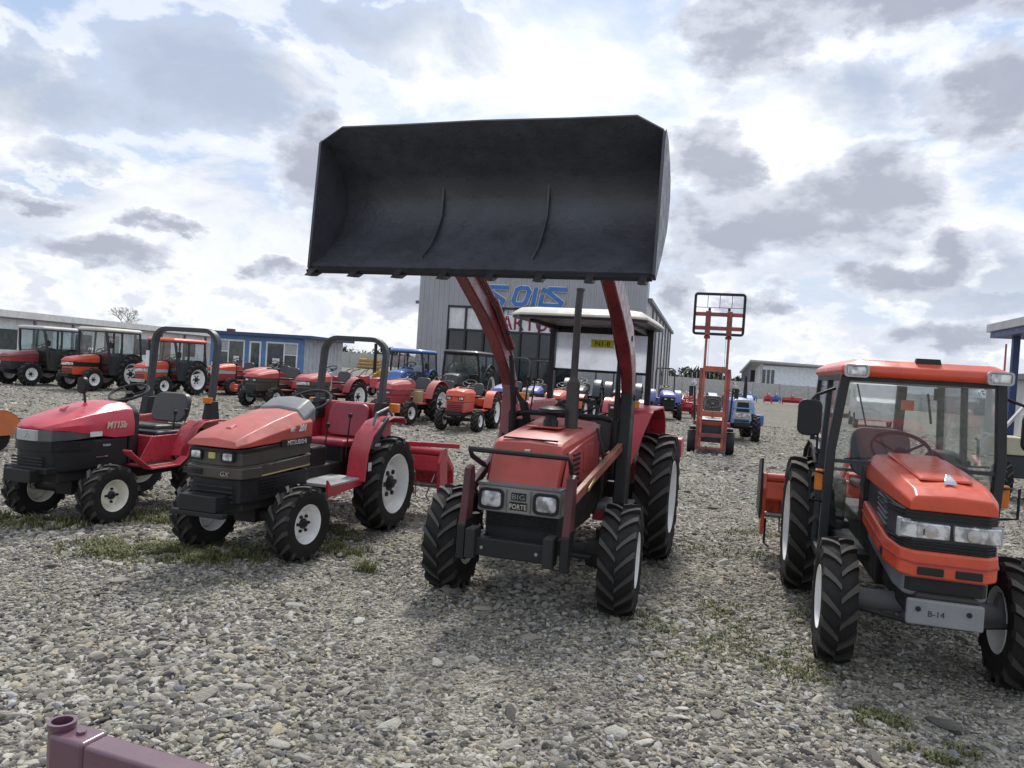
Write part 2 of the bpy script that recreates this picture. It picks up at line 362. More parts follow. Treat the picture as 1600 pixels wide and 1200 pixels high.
def rops(p, y, z0, z1, hw, lean=.06, bw=.05, bd=.085, mt=charc, base=True, r=.16):
    pts = [(-hw, y, z0)]
    for k in range(7):
        a = pi-pi/2*k/6; pts.append((-hw+r+r*cos(a), y+lean, z1-r+r*sin(a)))
    for k in range(7):
        a = pi/2-pi/2*k/6; pts.append((hw-r+r*cos(a), y+lean, z1-r+r*sin(a)))
    pts.append((hw, y, z0))
    b = MB(); P = [Vector(q) for q in pts]; loops = []
    for i, q in enumerate(P):
        d = (P[min(i+1, len(P)-1)]-P[max(i-1, 0)]); d.y = 0; d.normalize(); nn = Vector((-d.z, 0, d.x)); Yv = Vector((0, 1, 0))
        loops.append([q+nn*(bw/2)-Yv*(bd/2), q-nn*(bw/2)-Yv*(bd/2), q-nn*(bw/2)+Yv*(bd/2), q+nn*(bw/2)+Yv*(bd/2)])
    b.loft(loops); o = b.done('roll_bar', mt, p, bevel=.008)
    if base:
        for s in (-1, 1):
            MB().prx([(y-.09, z0-.16), (y+.10, z0-.16), (y+.06, z0+.04), (y-.05, z0+.04)], s*hw-.045, s*hw+.045).done('roll_bar_bracket', blackp, p, bevel=.006)
    return o
def fender(p, mt, y, r, zc, x0, x1, a0=20, a1=150, t=.02, inner=True, floorz=None):
    for s in (-1, 1):
        b = MB(); pts = arc(y, zc, r, a0, a1, 12); xa, xb = sorted((s*x0, s*x1)); b.strip(pts, t, xa, xb)
        if inner:
            zb = floorz if floorz is not None else zc; pl = [(yy, zz2) for yy, zz2 in pts]+[(pts[-1][0], zb), (pts[0][0], zb)]
            b.prx(pl, s*x0-.006, s*x0+.006)
        b.done('fender', mt, p, bevel=.006)
def slats(p, n, x0, x1, y, z0, z1, mt, name='grille_slat', dy=.02, fill=.5, kind=None):
    base = None
    for k in range(n):
        za = z0+(z1-z0)*k/n; h = (z1-z0)/n*fill
        if base is None:
            base = MB().box(x0, x1, y, y+dy, 0, h).done(name, mt, p, loc=(0, 0, za)); 
        else:
            c = base.copy(); C.objects.link(c); c.location = (0, 0, za)
def headlight(p, cx, y, cz, w, h, bez=blackp, deep=.03):
    b = MB(); o = rrect(w, h, min(w, h)*.25, 3, cx, cz); i = rrect(w*.82, h*.76, min(w, h)*.2, 3, cx, cz)
    b.loft([[(x, y, z) for x, z in o], [(x, y-.012, z) for x, z in o], [(x, y-.012, z) for x, z in i], [(x, y+.004, z) for x, z in i]], cap=False)
    b.loft([[(x, y, z) for x, z in o], [(x, y+.02, z) for x, z in o]])
    hl = b.done('headlight', bez, p)
    MB().loft([[(x, y-.004, z) for x, z in i], [(cx+(x-cx)*.7, y-.012, cz+(z-cz)*.7) for x, z in i]]).done('lens', lens, hl, bevel=.003)
    return hl
def tiller(p, y, mt, w=.75, z=.35, tines=True, tag='tiller', link=None):
    link = link or mt
    b = MB(); b.prx([(y-.05, z+.10), (y-.02, z+.26), (y+.22, z+.26), (y+.42, z+.10), (y+.44, z-.12), (y+.42, z-.13), (y+.38, z+.06), (y+.2, z+.2), (y, z+.2), (y-.03, z+.08)], -w, w)
    q = b.done(tag+'_hood', mt, p, bevel=.006)
    for s in (-1, 1):
        MB().prx([(y-.07, z-.20), (y-.10, z+.20), (y-.02, z+.34), (y+.10, z+.34), (y+.16, z-.2), (y+.05, z-.28)], s*w, s*(w+.035)).done(tag+'_side_plate', mt, p, bevel=.006)
    b = MB(); b.box(-.09, .09, y-.12, y+.16, z+.2, z+.42); b.tube([(-w, y+.02, z+.3), (w, y+.02, z+.3)], .045, 10); b.done('gearbox', mt, p, bevel=.01)
    b = MB()
    for s in (-1, 1):
        b.bar((s*.14, y, z+.36), (s*.05, y+.1, z+.62), .03, .05); b.bar((s*.3, y, z+.1), (s*.25, y-.55, z+.12), .03, .06)
    b.bar((0, y+.1, z+.62), (0, y-.45, z+.45), .04, .04); b.done('hitch_linkage', link, p)
    if tines:
        b = MB(); n = int(w*2/.09)
        for k in range(n):
            x = -w+.06+k*(2*w-.12)/(n-1)
            for a in (k*1.1, k*1.1+pi):
                b.tube([(x, y+.1, z-.08), (x, y+.1+.15*cos(a), z-.08+.15*sin(a)), (x+.035, y+.1+.19*cos(a+.25), z-.08+.19*sin(a+.25))], .008, 4)
        b.tube([(-w, y+.1, z-.08), (w, y+.1, z-.08)], .03, 8); b.done('tines', steel, p, kind='stuff')
def mirror(p, base, top, w, h, face=blackpl):
    b = MB(); b.tube([base, (top[0]+(base[0]-top[0])*.2, top[1], top[2]+h*.62), (top[0], top[1], top[2]+h*.45)], .011, 6)
    m0 = b.done('mirror', blackp, p)
    pts = rrect(w, h, .05, 4, top[0], top[2]); MB().loft([[(x, top[1]-.02, z) for x, z in pts], [(x, top[1]+.03, z) for x, z in pts]]).done('mirror_housing', face, m0, bevel=.012, seg=3)
def worklight(p, x, y, z, w=.13, h=.09, bez=greyl):
    hl = headlight(p, x, y, z, w, h, bez); MB().box(x-w*.42, x+w*.42, y+.015, y+.07, z-h*.4, z+h*.4).done('lamp_body', blackp, hl, bevel=.01)
def indicator(p, x, y, z, w=.06, h=.12, d=.05):
    MB().box(x-w/2, x+w/2, y-d/2, y+d/2, z-h/2, z+h/2).done('indicator_lamp', amber, p, bevel=.01)
#CONTINUE
# ------------------------------------------------------------------ ground, gravel, stones, grass
def ground_mat():
    mt, t, b = newmat('gravel yard'); co = N('ShaderNodeTexCoord', t).outputs['Object']
    def vor(sc, f='F1'):
        v = N('ShaderNodeTexVoronoi', t); v.feature = f; v.inputs['Scale'].default_value = sc; L(co, v.inputs['Vector'], t); return v
    v1 = vor(34); v2 = vor(85); v3 = vor(11)
    s1 = N('ShaderNodeSeparateColor', t); L(v1.outputs['Color'], s1.inputs[0], t); s2 = N('ShaderNodeSeparateColor', t); L(v2.outputs['Color'], s2.inputs[0], t)
    s3 = N('ShaderNodeSeparateColor', t); L(v3.outputs['Color'], s3.inputs[0], t)
    tone = M('ADD', M('ADD', M('MULTIPLY', s1.outputs[0], .4, tree=t), M('MULTIPLY', s2.outputs[0], .3, tree=t), tree=t), M('MULTIPLY', s3.outputs[1], .3, tree=t), tree=t)
    big = noise(co, .22, 6, .6, t); mid = noise(co, 1.6, 6, .65, t)
    c = MIX(SM(tone, .2, .85, t), (.11, .102, .084), (.50, .47, .405), t)  # dark tone is lowered to paint in the shadow between stones
    c = MIX(M('MULTIPLY', SM(s1.outputs[1], .8, .9, t), .5, tree=t), c, (.36, .31, .20), t)
    c = MIX(SM(big, .38, .66, t, 0, .30), c, (.24, .215, .17), t)
    c = MIX(SM(mid, .5, .72, t, 0, .38), c, (.16, .145, .115), t)
    L(c, b.inputs['Base Color'], t); b.inputs['Roughness'].default_value = .95; b.inputs['Specular IOR Level'].default_value = .2
    bn = N('ShaderNodeBump', t); bn.inputs['Strength'].default_value = 1.0; bn.inputs['Distance'].default_value = .03
    hgt = M('SUBTRACT', M('ADD', M('MULTIPLY', s3.outputs[0], .7, tree=t), s1.outputs[0], tree=t), M('MULTIPLY', v1.outputs['Distance'], .9, tree=t), tree=t)
    L(hgt, bn.inputs['Height'], t); L(bn.outputs[0], b.inputs['Normal'], t); return mt
GX = [-900, -300, -120, -60]+[-40+2*i for i in range(12)]+[-16+.35*i for i in range(92)]+[17+2*i for i in range(12)]+[60, 120, 300, 900]
GY = [-60, -20, -6]+[0+.35*i for i in range(80)]+[28.5+1.5*i for i in range(21)]+[62, 70, 80, 100, 140, 200, 400, 900]
def gh(x, y):                            # gentle unevenness of the yard, kept to a couple of centimetres
    return .018*sin(x*.9+1.3)*sin(y*.7)+.012*sin(x*2.1+y*1.4)
gv_, gf = [], []
for j, y in enumerate(GY):
    for i, x in enumerate(GX): gv_.append((x, y, gh(x, y)*(1 if abs(x) < 41 and -1 < y < 60 else 0)-.012))
for j in range(len(GY)-1):
    for i in range(len(GX)-1):
        a = j*len(GX)+i; gf.append((a, a+1, a+1+len(GX), a+len(GX)))
g = MB().add(gv_, gf); ground = g.done('ground', ground_mat(), ang=180); ground['kind'] = 'structure'

def stone_mat():
    mt, t, b = newmat('river stone'); co = N('ShaderNodeTexCoord', t).outputs['Object']; oi = N('ShaderNodeObjectInfo', t)
    cr = N('ShaderNodeValToRGB', t); L(oi.outputs['Random'], cr.inputs[0], t); e = cr.color_ramp
    cols = [(0, (.05, .05, .055)), (.12, (.12, .115, .105)), (.28, (.25, .235, .20)), (.45, (.42, .395, .34)), (.58, (.33, .295, .235)), (.70, (.50, .475, .41)), (.82, (.68, .66, .60)), (.92, (.52, .45, .29)), (.97, (.19, .20, .23)), (1, (.80, .79, .75))]
    e.interpolation = 'LINEAR'
    e.elements[0].position = 0; e.elements[0].color = (*cols[0][1], 1); e.elements[1].position = 1; e.elements[1].color = (*cols[-1][1], 1)
    for p_, c_ in cols[1:-1]: q = e.elements.new(p_); q.color = (*c_, 1)
    n1 = noise(co, 2.2, 5, .65, t)
    c = MIX(SM(n1, .35, .7, t, 0, .35), cr.outputs[0], (.27, .25, .21), t)
    L(c, b.inputs['Base Color'], t); b.inputs['Roughness'].default_value = .85; b.inputs['Specular IOR Level'].default_value = .3
    bn = N('ShaderNodeBump', t); bn.inputs['Strength'].default_value = .5; bn.inputs['Distance'].default_value = .08
    L(noise(co, 5, 5, .65, t), bn.inputs['Height'], t); L(bn.outputs[0], b.inputs['Normal'], t); return mt
stonem = stone_mat()
def stone_mesh(i, flat):
    b = bmesh.new(); bmesh.ops.create_icosphere(b, subdivisions=2, radius=1)
    r_ = random.Random(i*7+3)
    for k in range(9):
        d = Vector((r_.gauss(0, 1), r_.gauss(0, 1), r_.gauss(0, 1))).normalized(); h = r_.uniform(.55, .85)
        for v in b.verts:
            q = v.co.dot(d)
            if q > h: v.co -= d*(q-h)
    a = r_.uniform(.6, .9)
    for v in b.verts: v.co.x *= 1.15; v.co.y *= a; v.co.z *= flat
    me = bpy.data.meshes.new('stone'); b.to_mesh(me); b.free(); me.materials.append(stonem)
    me.shade_smooth(); me.set_sharp_from_angle(angle=radians(28)); return me
SM_ = [stone_mesh(i, .38+.09*(i % 4)) for i in range(10)]
src = bpy.data.collections.new('stone_shapes')
for i, me in enumerate(SM_): src.objects.link(bpy.data.objects.new('stone_shape', me))
def sample(n, y0, y1, dens_pow):
    y = y0*(y1/y0)**rng.random(n) if dens_pow == 0 else (y0**dens_pow+(y1**dens_pow-y0**dens_pow)*rng.random(n))**(1/dens_pow)
    x = (rng.random(n)*2-1)*(y*.76+.9); return x, y
bands = [(118000, 2.2, 6.5, 2, .0104, .60), (98000, 6.5, 13, 2, .0142, .50), (52000, 13, 32, 1.4, .026, .4)]
P_, S_, R_ = [], [], []
for n, y0, y1, pw, ms, sg in bands:
    x, y = sample(n, y0, y1, pw); s = np.clip(ms*np.exp(rng.normal(0, sg, n)), ms*.4, ms*2.9)
    z = np.array([gh(a, b_) for a, b_ in zip(x, y)])-.012+s*.12
    pm = .5+.25*np.sin(x*1.9+1.3*np.sin(y*1.1))+.25*np.sin(y*2.3+1.7*np.sin(x*.8+.5)); s = s*(.50+.75*pm)
    P_.append(np.stack([x, y, z], 1)); S_.append(np.stack([s*rng.uniform(.8, 1.3, n), s*rng.uniform(.8, 1.1, n), s*rng.uniform(.75, 1.25, n)], 1))
    R_.append(np.stack([rng.normal(0, .22, n), rng.normal(0, .22, n), rng.uniform(0, 6.28, n)], 1))
P_ = np.concatenate(P_); S_ = np.concatenate(S_); R_ = np.concatenate(R_)
def scatter(name, P, S, R, coll, mats=None):
    me = bpy.data.meshes.new(name); me.vertices.add(len(P)); me.vertices.foreach_set('co', P.astype(np.float32).ravel())
    for nm, A in (('siz', S), ('rot', R)):
        at = me.attributes.new(nm, 'FLOAT_VECTOR', 'POINT'); at.data.foreach_set('vector', A.astype(np.float32).ravel())
    o = bpy.data.objects.new(name, me); C.objects.link(o); me.materials.append(mats or stonem)
    ng = bpy.data.node_groups.new(name, 'GeometryNodeTree'); ng.interface.new_socket('Geometry', in_out='INPUT', socket_type='NodeSocketGeometry'); ng.interface.new_socket('Geometry', in_out='OUTPUT', socket_type='NodeSocketGeometry')
    gi = N('NodeGroupInput', ng); go = N('NodeGroupOutput', ng); mp = N('GeometryNodeMeshToPoints', ng); ip = N('GeometryNodeInstanceOnPoints', ng); ci = N('GeometryNodeCollectionInfo', ng)
    ci.inputs[0].default_value = coll; ci.inputs[1].default_value = True; ci.inputs[2].default_value = True
    L(gi.outputs[0], mp.inputs['Mesh'], ng); L(mp.outputs[0], ip.inputs['Points'], ng); L(ci.outputs[0], ip.inputs['Instance'], ng); ip.inputs['Pick Instance'].default_value = True
    for nm, sk in (('siz', 'Scale'), ('rot', 'Rotation')):
        na = N('GeometryNodeInputNamedAttribute', ng); na.data_type = 'FLOAT_VECTOR'; na.inputs[0].default_value = nm; L(na.outputs[0], ip.inputs[sk], ng)
    L(ip.outputs[0], go.inputs[0], ng); md = o.modifiers.new('scatter', 'NODES'); md.node_group = ng; o['kind'] = 'stuff'; return o
gravel = scatter('gravel', P_, S_, R_, src)
r_ = random.Random(5); n_st = 0
big_spots = [(2.35, 3.95, .085), (1.15, 4.1, .05), (.6, 3.6, .05), (-1.4, 3.7, .06), (-2.7, 5.4, .06), (-.9, 5.0, .05), (.1, 3.75, .045), (-.35, 5.75, .075), (-.1, 5.35, .06), (2.2, 3.6, .05), (1.7, 3.4, .055), (-3.95, 6.85, .05)]
while n_st < 290:
    if n_st < len(big_spots): x, y, s = big_spots[n_st]
    else:
        y = 3.0+9*r_.random()**1.6; x = (r_.random()*2-1)*(y*.70+.2); s = .025+.026*r_.random()**2+.0022*(y-3)
    o = bpy.data.objects.new('stone', SM_[n_st % 10]); C.objects.link(o); o.parent = ground
    o.location = (x, y, gh(x, y)-.012+s*.25); o.scale = (s*1.25, s, s*.85); o.rotation_euler = (r_.gauss(0, .15), r_.gauss(0, .15), r_.uniform(0, 6.28)); n_st += 1
# weeds between the stones
def grass_mat():
    mt, t, b = newmat('weedy grass'); at = N('ShaderNodeAttribute', t); at.attribute_name = 'tone'
    c = MIX(at.outputs['Fac'], (.075, .10, .03), (.22, .21, .09), t); L(c, b.inputs['Base Color'], t); b.inputs['Roughness'].default_value = .7
    b.inputs['Subsurface Weight'].default_value = 0; return mt
grassm = grass_mat()
def blades(name, clumps, kind=True):
    V, F_, T = [], [], []
    for cx, cy, rx, ry, n, hh in clumps:
        for k in range(int(n*.62)):
            a = rng.random()*6.28; q = sqrt(rng.random())*(.55+.55*rng.random()); x = cx+rx*q*cos(a); y = cy+ry*q*sin(a)
            if sin(x*9+1)*sin(y*8)+sin(x*23)*sin(y*19) < -.35 and n > 300: continue
            h = hh*(.4+.9*rng.random()); d = rng.random()*6.28; ln = h*(.5+.9*rng.random()); wd = .0028+.0035*rng.random(); z = gh(x, y)-.01
            dx, dy = cos(d), sin(d); o = len(V)
            V += [(x-dy*wd, y+dx*wd, z), (x+dy*wd, y-dx*wd, z), (x+dx*ln*.5-dy*wd*.8, y+dy*ln*.5+dx*wd*.8, z+h*.75), (x+dx*ln*.5+dy*wd*.8, y+dy*ln*.5-dx*wd*.8, z+h*.75), (x+dx*ln, y+dy*ln, z+h*(.6+.5*rng.random()))]
            F_ += [(o, o+1, o+3, o+2), (o+2, o+3, o+4)]; T += [rng.random()]*5
    me = bpy.data.meshes.new(name); me.from_pydata(V, [], F_); at = me.attributes.new('tone', 'FLOAT', 'POINT'); at.data.foreach_set('value', T); me.materials.append(grassm)
    o = bpy.data.objects.new(name, me); C.objects.link(o)
    if kind: o['kind'] = 'stuff'
    return o
blades('grass', [(-2.9, 6.25, .75, .38, 9000, .045), (-2.35, 6.35, .5, .4, 4200, .05), (-4.1, 7.0, .4, .3, 2500, .06), (-3.2, 7.6, .7, .5, 4500, .06), (-1.75, 7.2, .5, .5, 3000, .04), (-4.8, 6.9, .5, .25, 1800, .03),
     (1.0, 5.35, .28, .35, 900, .028), (1.45, 5.15, .45, .45, 2200, .026), (1.85, 4.7, .4, .35, 1900, .028), (1.2, 4.75, .5, .3, 1300, .022), (2.0, 3.98, .2, .16, 800, .03), (2.15, 3.62, .22, .14, 900, .035), (1.7, 5.7, .22, .3, 900, .03), (2.4, 5.6, .3, .3, 800, .03),
     (-1.35, 6.75, .25, .2, 900, .06), (2.9, 8.7, .5, .25, 700, .04), (-2.0, 5.6, .5, .2, 500, .02), (-.35, 5.9, .3, .2, 500, .03), (-8.6, 13, .9, .35, 700, .05), (2.3, 7.6, .6, .3, 500, .04), (-6.3, 8.8, .8, .5, 1500, .05)])
for x, y, lb in ((-1.08, 6.15, 'small green weed tuft on the gravel left of the loader tractor wheel'), (-4.62, 7.05, 'small green weed tuft beside the front wheel of the leftmost red tractor')):
    wd_ = blades('weed', [(x, y, .1, .08, 160, .11)], False); tagm(wd_, lb, 'weed', 'weed tufts in the gravel')

# ------------------------------------------------------------------ big workshop hall with sign
def corr_mat(name, col, sc, axis=0, rough=.45):
    mt, t, b = newmat(name); co = N('ShaderNodeTexCoord', t).outputs['Object']
    n1 = noise(co, .6, 5, .6, t); c = MIX(SM(n1, .3, .7, t), tuple(q*.9 for q in col), tuple(q*1.08 for q in col), t)
    L(c, b.inputs['Base Color'], t); b.inputs['Roughness'].default_value = rough; return mt
hallm = corr_mat('grey sheet cladding', (.36, .365, .38), 1); halls = corr_mat('pale grey sheet cladding', (.52, .52, .53), 1)
darkglass = mat('dark facade glass', (.012, .016, .018), .06, spec=.8, var=.3); frame_m = mat('dark window frame', (.02, .022, .025), .4)
def ribbed(b, x0, x1, y, z0, z1, pitch=.3, d=.035, n=None):     # trapezoid sheet facing -y from x0 to x1
    n = max(1, int(round((x1-x0)/pitch))); p = (x1-x0)/n; xs = []
    for k in range(n):
        o = x0+k*p; xs += [(o, 0), (o+p*.62, 0), (o+p*.70, -d), (o+p*.92, -d)]
    xs.append((x1, 0)); vs = []; fs = []
    for i, (x, dy) in enumerate(xs): vs += [(x, y+dy, z0), (x, y+dy, z1)]
    for i in range(len(xs)-1): fs.append((2*i, 2*i+2, 2*i+3, 2*i+1))
    return b.add(vs, fs)
A16 = radians(-14)
hall = thing('workshop_hall', 'large grey metal hall with blue lettering and dark glass front behind the tractors', 'building', (-4.85, 38.1, 0), A16)
W, HH, DP = 11.15, 6.15, 26.0
gx0, gx1, gz1 = 1.55, 8.0, 4.58
b = MB(); ribbed(b, 0, gx0, 0, 0, HH, .26); ribbed(b, gx1, W, 0, 0, HH, .26); ribbed(b, gx0, gx1, 0, gz1, HH, .26)
b.box(0, W, .04, .3, gz1+.01, HH-.02); b.box(0, gx0-.01, .04, .3, 0, gz1); b.box(gx1+.01, W, .04, .3, 0, gz1); b.done('front_wall', hallm, hall, ang=20)
MB().box(-.06, W+.06, -.08, .34, HH, HH+.09).done('coping', mat('zinc trim', (.38, .39, .41), .4), hall)
MB().box(.02, W-.02, .35, 1.2, 4.9, HH-.05).done('parapet_back', hallm, hall)
b = MB()                                 # right flank, facing +x
n = 62; vs, fs = [], []
ys = []
for k in range(n):
    o = .35+k*(DP-.35)/n; p = (DP-.35)/n; ys += [(o, 0), (o+p*.6, 0), (o+p*.7, .035), (o+p*.92, .035)]
ys.append((DP, 0))
for y, d in ys: vs += [(W+d, y, 0), (W+d, y, 5.15)]
for i in range(len(ys)-1): fs.append((2*i, 2*i+2, 2*i+3, 2*i+1))
b.add(vs, fs).done('side_wall', halls, hall, ang=20)
for y in (3.2, 6.2, 9.4, 12.8, 16.3, 20, 23.5):
    MB().box(W+.04, W+.12, y, y+.09, 0, 5.1).done('downpipe', mat('grey trim', (.16, .165, .18), .5), hall)
for y in (14.0, 15.0): MB().box(W+.04, W+.07, y, y+.6, 1.2, 4.3).done('side_window', darkglass, hall)
MB().box(W-.2, W+.2, .4, DP+.2, 5.15, 5.33).done('eave_gutter', mat('grey trim', (.16, .165, .18), .5), hall)
MB().pry([(0.1, 4.9), (W, 5.15), (W/2, 5.9)], 1.2, DP).done('roof', greym, hall)
MB().box(.1, .3, .35, DP, 0, 4.9).done('left_wall', halls, hall)
MB().box(.1, W, DP, DP+.2, 0, 5).done('rear_wall', halls, hall)
MB().box(gx0, gx1, .12, .16, 0, gz1).done('glass_front', darkglass, hall)
ncol = 7; cw = (gx1-gx0)/ncol
for k in range(ncol+1): MB().box(gx0+k*cw-.045, gx0+k*cw+.045, -.03, .12, 0, gz1).done('mullion', frame_m, hall)
for z in (0.0, 2.15, 3.36, gz1-.08): MB().box(gx0, gx1, -.02, .115, z, z+.09).done('transom', frame_m, hall)
for k in range(ncol):
    if k != 1 or True: MB().box(gx0+k*cw+.05, gx0+(k+1)*cw-.05, .06, .10, 3.46, gz1-.10).done('banner', paper, hall)
crim = mat('crimson print', (.25, .02, .05), .6); navyp = mat('navy print', (.06, .05, .15), .6)
text('ТРАКТОРЫ', .86, (5.52, .05, 3.54), FR, crim, hall, .004, bold=.014, sx=.98)
text('ТЕХНИКА', .27, (5.3, .05, 4.24), FR, navyp, hall, .004, sx=1.7)
ox0 = 0
sb = mat('sign blue', (.045, .17, .46), .4)
def stroke(pts, wd, dep, mt, y, nm):
    b = MB()
    for i in range(len(pts)-1):
        p, q = Vector(pts[i]), Vector(pts[i+1]); d = (q-p).normalized(); nn = Vector((-d.y, d.x))*wd/2; e = d*wd*.28
        if i > 0: p = p-e
        if i < len(pts)-2: q = q+e
        b.pry([(p.x-nn.x, p.y-nn.y), (q.x-nn.x, q.y-nn.y), (q.x+nn.x, q.y+nn.y), (p.x+nn.x, p.y+nn.y)], y-dep-i*.002, y+i*.002)
    b.done(nm, mt, hall)
ox, oz, hh = 3.42, 4.75, .78
glyph = [[(1.18, hh), (.26, hh), (.12, hh-.12), (.98, .16), (.90, .0), (-.08, .0)],
         [(1.50, .15), (1.66, .70), (1.84, hh), (2.20, hh), (2.32, .62), (2.14, .10), (1.98, 0), (1.64, 0), (1.50, .15)],
         [(2.66, hh+.04), (2.52, -.04)],
         [(3.10, hh+.04), (3.02, .66)], [(3.0, .50), (2.90, 0), (3.24, 0)],
         [(4.22, hh), (3.36, hh), (3.24, hh-.12), (4.0, .16), (3.92, 0), (3.16, 0)]]
for gl_ in glyph:
    stroke([(ox+x*.94, oz+z) for x, z in gl_], .27, .04, paper, -.05, 'sign_outline')
    stroke([(ox+x*.94, oz+z) for x, z in gl_], .20, .05, sb, -.075, 'sign_letter')
MB().box(-.22, -.02, .1, .25, 4.6, 4.75).done('wall_lamp', greym, hall)
# ------------------------------------------------------------------ blue kiosk, long container row, shed, canopy
kiosk = thing('office_kiosk', 'small blue framed office cabin with large windows and flat roof', 'building', (-14.45, 36.6, 0), radians(-10))
kw, kh, kd = 4.75, 2.45, 4.6
kb = mat('kiosk blue', (.10, .21, .42), .4); kg = mat('kiosk window glass', (.05, .06, .06), .08, spec=.8, var=.4); kwht = mat('white window frame', (.75, .76, .78), .4)
b = MB(); b.box(0, kw, 0, .06, 2.22, kh); b.box(0, kw, 0, .06, 0, .62)
for x0, x1 in ((0, .28), (1.78, 2.02), (2.62, 2.86), (4.46, kw)): b.box(x0, x1, 0, .06, .62, 2.22)
b.done('front_wall', kb, kiosk)
for x0, x1, mu in ((.28, 1.78, .95), (2.86, 4.46, 3.78)):
    fr = MB().box(x0, x1, .0, .05, 2.14, 2.22).box(x0, x1, 0, .05, .62, .70).box(x0, x0+.07, 0, .05, .70, 2.14).box(x1-.07, x1, 0, .05, .70, 2.14).box(mu-.03, mu+.03, 0, .05, .7, 2.14).box(x0+.07 if mu < 2 else mu+.03, mu-.03 if mu < 2 else x1-.07, 0, .05, 1.62, 1.68).done('window', kwht, kiosk)
    fr.location = (0, -.02, 0); MB().box(x0+.06, x1-.06, .03, .05, .68, 2.16).done('pane', kg, fr)
    MB().box(x0+(.1 if mu < 2 else .95), x0+(.64 if mu < 2 else 1.5), .01, .028, 1.70, 2.12).done('blind', greyl, fr)
    MB().box(x1-.55 if mu < 2 else x0+.35, x1-.28 if mu < 2 else x0+.7, .01, .026, 1.2, 1.45).done('notice', paper, fr)
dr = MB().box(2.02, 2.10, -.03, .05, 0, 2.2).box(2.54, 2.62, -.03, .05, 0, 2.2).box(2.10, 2.54, -.03, .05, 2.12, 2.2).box(2.1, 2.54, -.03, .05, 0, .7).done('door', kwht, kiosk)
MB().box(2.1, 2.54, .0, .03, .7, 2.12).done('pane', kg, dr); MB().box(2.47, 2.52, -.07, -.03, 1.0, 1.15).done('handle', blackp, dr)
b = MB(); b.box(kw-.06, kw, .07, kd, 0, kh); b.box(0, .06, .07, kd, 0, kh); b.box(.06, kw-.06, kd-.06, kd, 0, kh)
for k in range(10): b.box(kw, kw+.02, .2+k*.41, .2+k*.41+.2, .05, kh-.03)
b.done('side_wall', mat('pale blue sheet', (.50, .53, .58), .45), kiosk)
MB().box(-.18, kw+.55, -.35, kd+.2, kh, kh+.14).done('roof', navy, kiosk); MB().box(.2, .5, 1, 1.3, kh+.14, kh+.3).done('roof_box', redvinyl, kiosk)
row = thing('container_row', 'long low white office building with brown posts and flat grey roof', 'building', (-26.2, 24.0, 0), radians(84))
cwhite = mat('white cabin panel', (.86, .87, .89), .5); cbr = mat('brown post', (.16, .085, .06), .6); rl = 44.0
MB().box(0, rl, 0, .2, 0, 2.55).done('front_wall', cwhite, row)
MB().box(0, rl, .2, 4, 0, 2.5).done('building_body', cwhite, row)
MB().box(-.3, rl+.3, -.55, 4.3, 2.62, 2.95).done('roof', mat('grey fascia', (.74, .73, .70), .6), row)
MB().box(-.3, rl+.3, -.5, -.0, 2.55, 2.62).done('soffit', greym, row)
for k in range(16):
    x = .6+k*2.85; MB().box(x, x+.12, -.5, -.38, 0, 2.55).done('post', cbr if k > 7 else greym, row)
    if k % 2 == 0:
        f = MB().box(x+.7, x+2.3, -.06, -.003, .95, 2.15).done('window', kwht, row); MB().box(x+.8, x+2.2, -.08, -.062, 1.05, 2.05).done('pane', kg, f)
    else:
        f = MB().box(x+.9, x+1.9, -.06, -.003, 0, 2.1).done('door', greyl if k % 3 else cbr, row)
shed = thing('white_shed', 'white metal shed with sloping roof overhang beyond the far wall', 'building', (29.6, 92, 0), radians(-10))
b = MB(); b.box(0, 24, 0, .3, 0, 3.9); b.done('side_wall', mat('white sheet wall', (.80, .83, .87), .5), shed)
b = MB(); b.prx([(0, 0), (9, 0), (9, 3.0), (0, 4.3)], 0, .25); b.done('gable_wall', cwhite, shed)
MB().loft([[(-1.4, -1.2, 4.25), (24.3, -1.2, 3.7), (24.3, 9.2, 2.6), (-1.4, 9.2, 2.9)], [(-1.4, -1.2, 4.45), (24.3, -1.2, 3.9), (24.3, 9.2, 2.8), (-1.4, 9.2, 3.1)]]).done('roof', greyl, shed)
for k in range(7): MB().box(-1.2, -1.05, .5+k*1.3, .65+k*1.3, 0, 4.1-k*.17).done('post', greym, shed)
for x in (.5, 1.5, 2.5): MB().box(x*.5, x*.5+.35, -.05, -.003, 1.6, 3.4).done('window', kg, shed)
MB().box(-1.0, -.2, 3, 3.2, 0, 3.3).done('shade_wall', blackpl, shed)
wallm = mat('concrete panel wall', (.42, .415, .40), .85, bump=.3, bscale=6, var=.15)
def wall(p0, p1, h0, h1, n, lb):
    o = thing('concrete_wall', lb, 'wall', (p0[0], p0[1], 0), atan2(p1[1]-p0[1], p1[0]-p0[0])); ln = math.hypot(p1[0]-p0[0], p1[1]-p0[1]); st = ln/n
    for k in range(n):
        ha, hb = h0+(h1-h0)*k/n, h0+(h1-h0)*(k+1)/n
        MB().pry([(k*st+.12, 0), ((k+1)*st-.12, 0), ((k+1)*st-.12, hb), (k*st+.12, ha)], 0, .12).done('wall_panel', wallm, o)
        MB().box(k*st-.12, k*st+.12, -.08, .2, 0, ha+.05).done('wall_post', wallm, o)
wall((-60, 150), (11, 112), 3.0, 2.2, 18, 'long pale concrete wall far behind the roll bar tractor')
wall((11, 112), (36, 77), 2.1, 1.62, 12, 'concrete panel wall behind the forklift and white shed')
wall((36, 77), (70, 62), 1.62, 1.6, 8, 'concrete wall section receding to the right behind the cab tractor')
